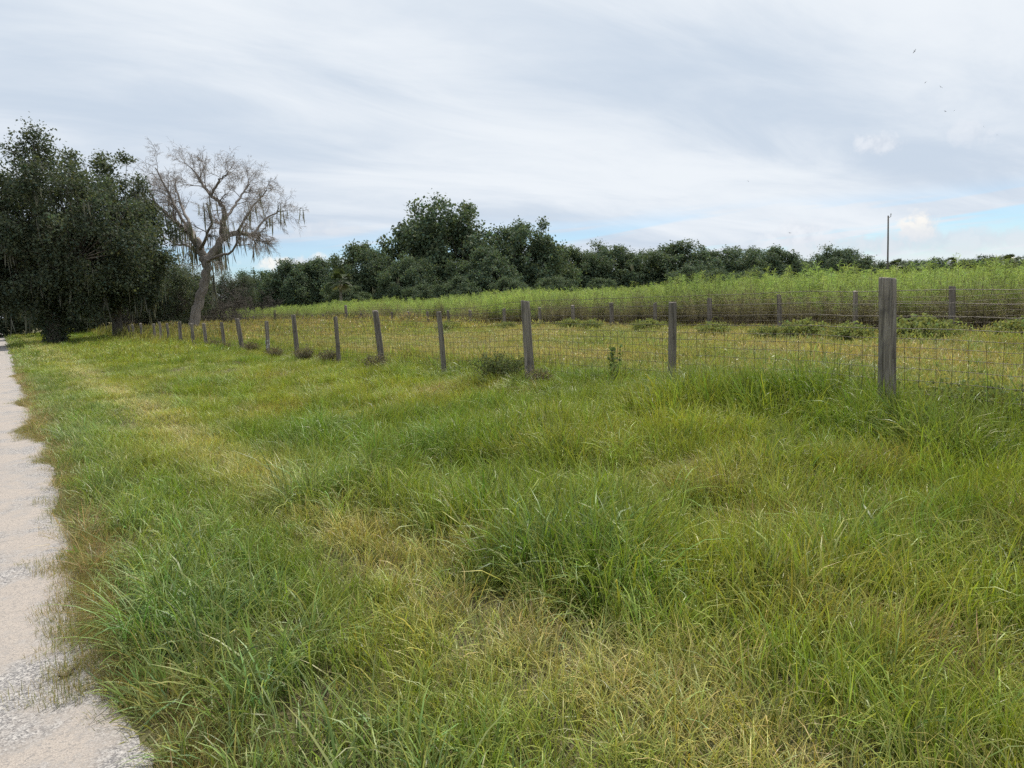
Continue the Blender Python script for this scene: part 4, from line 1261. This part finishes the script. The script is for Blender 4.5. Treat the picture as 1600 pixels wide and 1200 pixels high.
# ------------------------------------------------------------------ far vehicle and sheds glimpsed under the oaks
M_PAINT = plain_material('pale_car_paint', (.62, .63, .65), .3, .1, .05)
M_GLASS = plain_material('dark_glass', (.03, .035, .04), .08)
M_TYRE = plain_material('tyre_rubber', (.02, .02, .02), .8)
M_LAMP = plain_material('red_lamp', (.35, .02, .02), .3)
car = link('parked_car', None, None, gpos(38, 128), math.radians(4))
tag(car, 'small pale parked car far off beside the path under the oaks', 'car')
prof = [(-2.1, .35), (-2.15, .75), (-2.0, .92), (-1.7, .98), (-1.25, 1.42), (.35, 1.45), (1.0, 1.0), (2.0, .86), (2.15, .6), (2.1, .35)]
A = Acc()
m = len(prof)
lv = [(-.84 * (1 if z < 1.1 else .78), y_, z) for y_, z in prof]; rv = [(-a_, b_, c_) for a_, b_, c_ in lv]
ctrl = [(-.8, 0, .35), (.8, 0, .35)]
A.add(lv + rv, [(i, (i + 1) % m, m + (i + 1) % m, m + i) for i in range(m)], None)
lc = np.array(lv).mean(0); rc = np.array(rv).mean(0)
A.add(lv + [lc], None, [(i, (i + 1) % m, m) for i in range(m)]); A.add(rv + [rc], None, [((i + 1) % m, i, m) for i in range(m)])
link('body', A.mesh('body', M_PAINT), car)
for nm, pts_ in (('rear_window', [(-.6, -1.66, 1.03), (.6, -1.66, 1.03), (.55, -1.30, 1.38), (-.55, -1.30, 1.38)]), ('windshield', [(-.6, .98, 1.04), (.6, .98, 1.04), (.55, .42, 1.41), (-.55, .42, 1.41)])):
    A = Acc(); pts_ = np.array(pts_); nn_ = np.cross(pts_[1] - pts_[0], pts_[2] - pts_[0]); nn_ /= np.linalg.norm(nn_); nn_ *= np.sign(nn_[2])
    A.add(np.vstack([pts_ + nn_ * .012, pts_ - nn_ * .01]), [(0, 1, 2, 3), (4, 7, 6, 5), (0, 4, 5, 1), (1, 5, 6, 2), (2, 6, 7, 3), (3, 7, 4, 0)])
    link(nm, A.mesh(nm, M_GLASS), car)
for sx in (-1, 1):
    A = Acc(); A.box((sx * .62 - .12, -2.19, .68), (sx * .62 + .12, -2.10, .84)); link('tail_light', A.mesh('tail_light', M_LAMP), car)
    A = Acc(); A.box((min(sx * .70, sx * .80), -1.1, 1.06), (max(sx * .70, sx * .80), .55, 1.34)); link('side_window', A.mesh('side_window', M_GLASS), car)
    for yy in (-1.35, 1.35):
        A = Acc(); A.tube([(sx * .66, yy, .32), (sx * .70, yy, .32), (sx * .88, yy, .32), (sx * .89, yy, .32)], [.02, .32, .32, .2], 14); link('wheel', A.mesh('wheel', M_TYRE), car)

M_TIN = plain_material('pale_tin_roof', (.55, .52, .48), .5, .3)
M_BOARD = plain_material('pale_green_boards', (.25, .30, .25), .7)
for i, (px, lab) in enumerate([(252, 'tiny pale roofed shed glimpsed through brush left of the bare trunk'), (278, 'tiny pale roofed shed glimpsed just beside the bare trunk'), (296, 'tiny pale green shed half hidden by the bare trunk')]):
    s_ = link('shed', None, None, gpos(px, 118), .5 + i * .2, .8)
    tag(s_, lab, 'shed')
    A = Acc(); A.box((-1.0, -.9, 0), (1.0, .9, 1.9)); link('wall', A.mesh('wall', M_BOARD), s_)
    A = Acc(); A.add([(-1.2, -1.1, 1.92), (1.2, -1.1, 1.92), (1.2, 1.1, 1.92), (-1.2, 1.1, 1.92), (-1.2, 0, 2.5), (1.2, 0, 2.5)], [(0, 1, 5, 4), (2, 3, 4, 5), (0, 3, 2, 1)], [(0, 4, 3), (1, 2, 5)])
    link('roof', A.mesh('roof', M_TIN), s_)
    A = Acc(); A.box((-.35, -.935, .05), (.35, -.905, 1.7)); link('door', A.mesh('door', M_BARK), s_)

# ------------------------------------------------------------------ birds
M_BIRD = plain_material('bird_plumage', (.03, .03, .033), .7)
def bird_mesh():
    A = Acc()
    A.tube([(0, -.34, 0), (0, -.24, 0.0), (0, -.06, 0), (0, .12, .01), (0, .22, .03), (0, .30, .025), (0, .36, .01)], [.012, .035, .075, .07, .04, .045, .006], 8)
    A.add([(-.03, -.22, .0), (.03, -.22, .0), (.09, -.46, 0), (-.09, -.46, 0), (0, -.3, .02)], None, [(0, 1, 4), (1, 2, 4), (2, 3, 4), (3, 0, 4), (0, 3, 1), (1, 3, 2)])
    for s in (-1, 1):
        top_ = [(s * .04, .14, .03), (s * .38, .20, .16), (s * .78, .02, .10), (s * .72, -.06, .10), (s * .36, -.02, .15), (s * .04, -.10, .02)]
        bot = [(a_, b_, c_ - .018) for a_, b_, c_ in top_]
        A.add(top_ + bot, [(0, 1, 4, 5), (1, 2, 3, 4), (6, 11, 10, 7), (7, 10, 9, 8), (0, 6, 7, 1), (1, 7, 8, 2), (2, 8, 9, 3), (3, 9, 10, 4), (4, 10, 11, 5)])
    return A.mesh('bird', M_BIRD)
bm_ = bird_mesh()
rbd = np.random.default_rng(8)
for px, py, dep in [(1429, 80, 260), (1470, 136, 280), (1446, 129, 480), (1477, 174, 430), (1491, 173, 440), (1537, 198, 430), (1558, 211, 520), (1169, 283, 430), (1234, 364, 430)]:
    c_ = at(px, py, dep)
    b_ = link('bird', bm_, None, tuple(c_), rbd.random() * 6.28)
    b_.rotation_euler = (rbd.normal(0, .4), rbd.normal(0, .7), rbd.random() * 6.28)
    tag(b_, 'tiny dark bird soaring high in the cloudy sky', 'bird', 'birds soaring in the sky')

# ------------------------------------------------------------------ fallen leaf on the path
c_ = on_ground(105, 1054, .012)
A = Acc()
t = np.linspace(-1, 1, 7)
wv = .017 * (1 - t ** 2) + .0012
up_ = .006 + .012 * t ** 2
A.add(np.concatenate([np.stack([t * .04, wv, up_ + .004], -1), np.stack([t * .04, t * 0, up_ - .003], -1), np.stack([t * .04, -wv, up_ + .006], -1)]),
      [(i, i + 1, i + 8, i + 7) for i in range(6)] + [(i + 7, i + 8, i + 15, i + 14) for i in range(6)])
tag(link('fallen_leaf', A.mesh('fallen_leaf', plain_material('dry_leaf', (.10, .075, .06), .7)), None, (c_[0], c_[1], .004), .5), 'single curled dark leaf lying on the pale path', 'leaf')
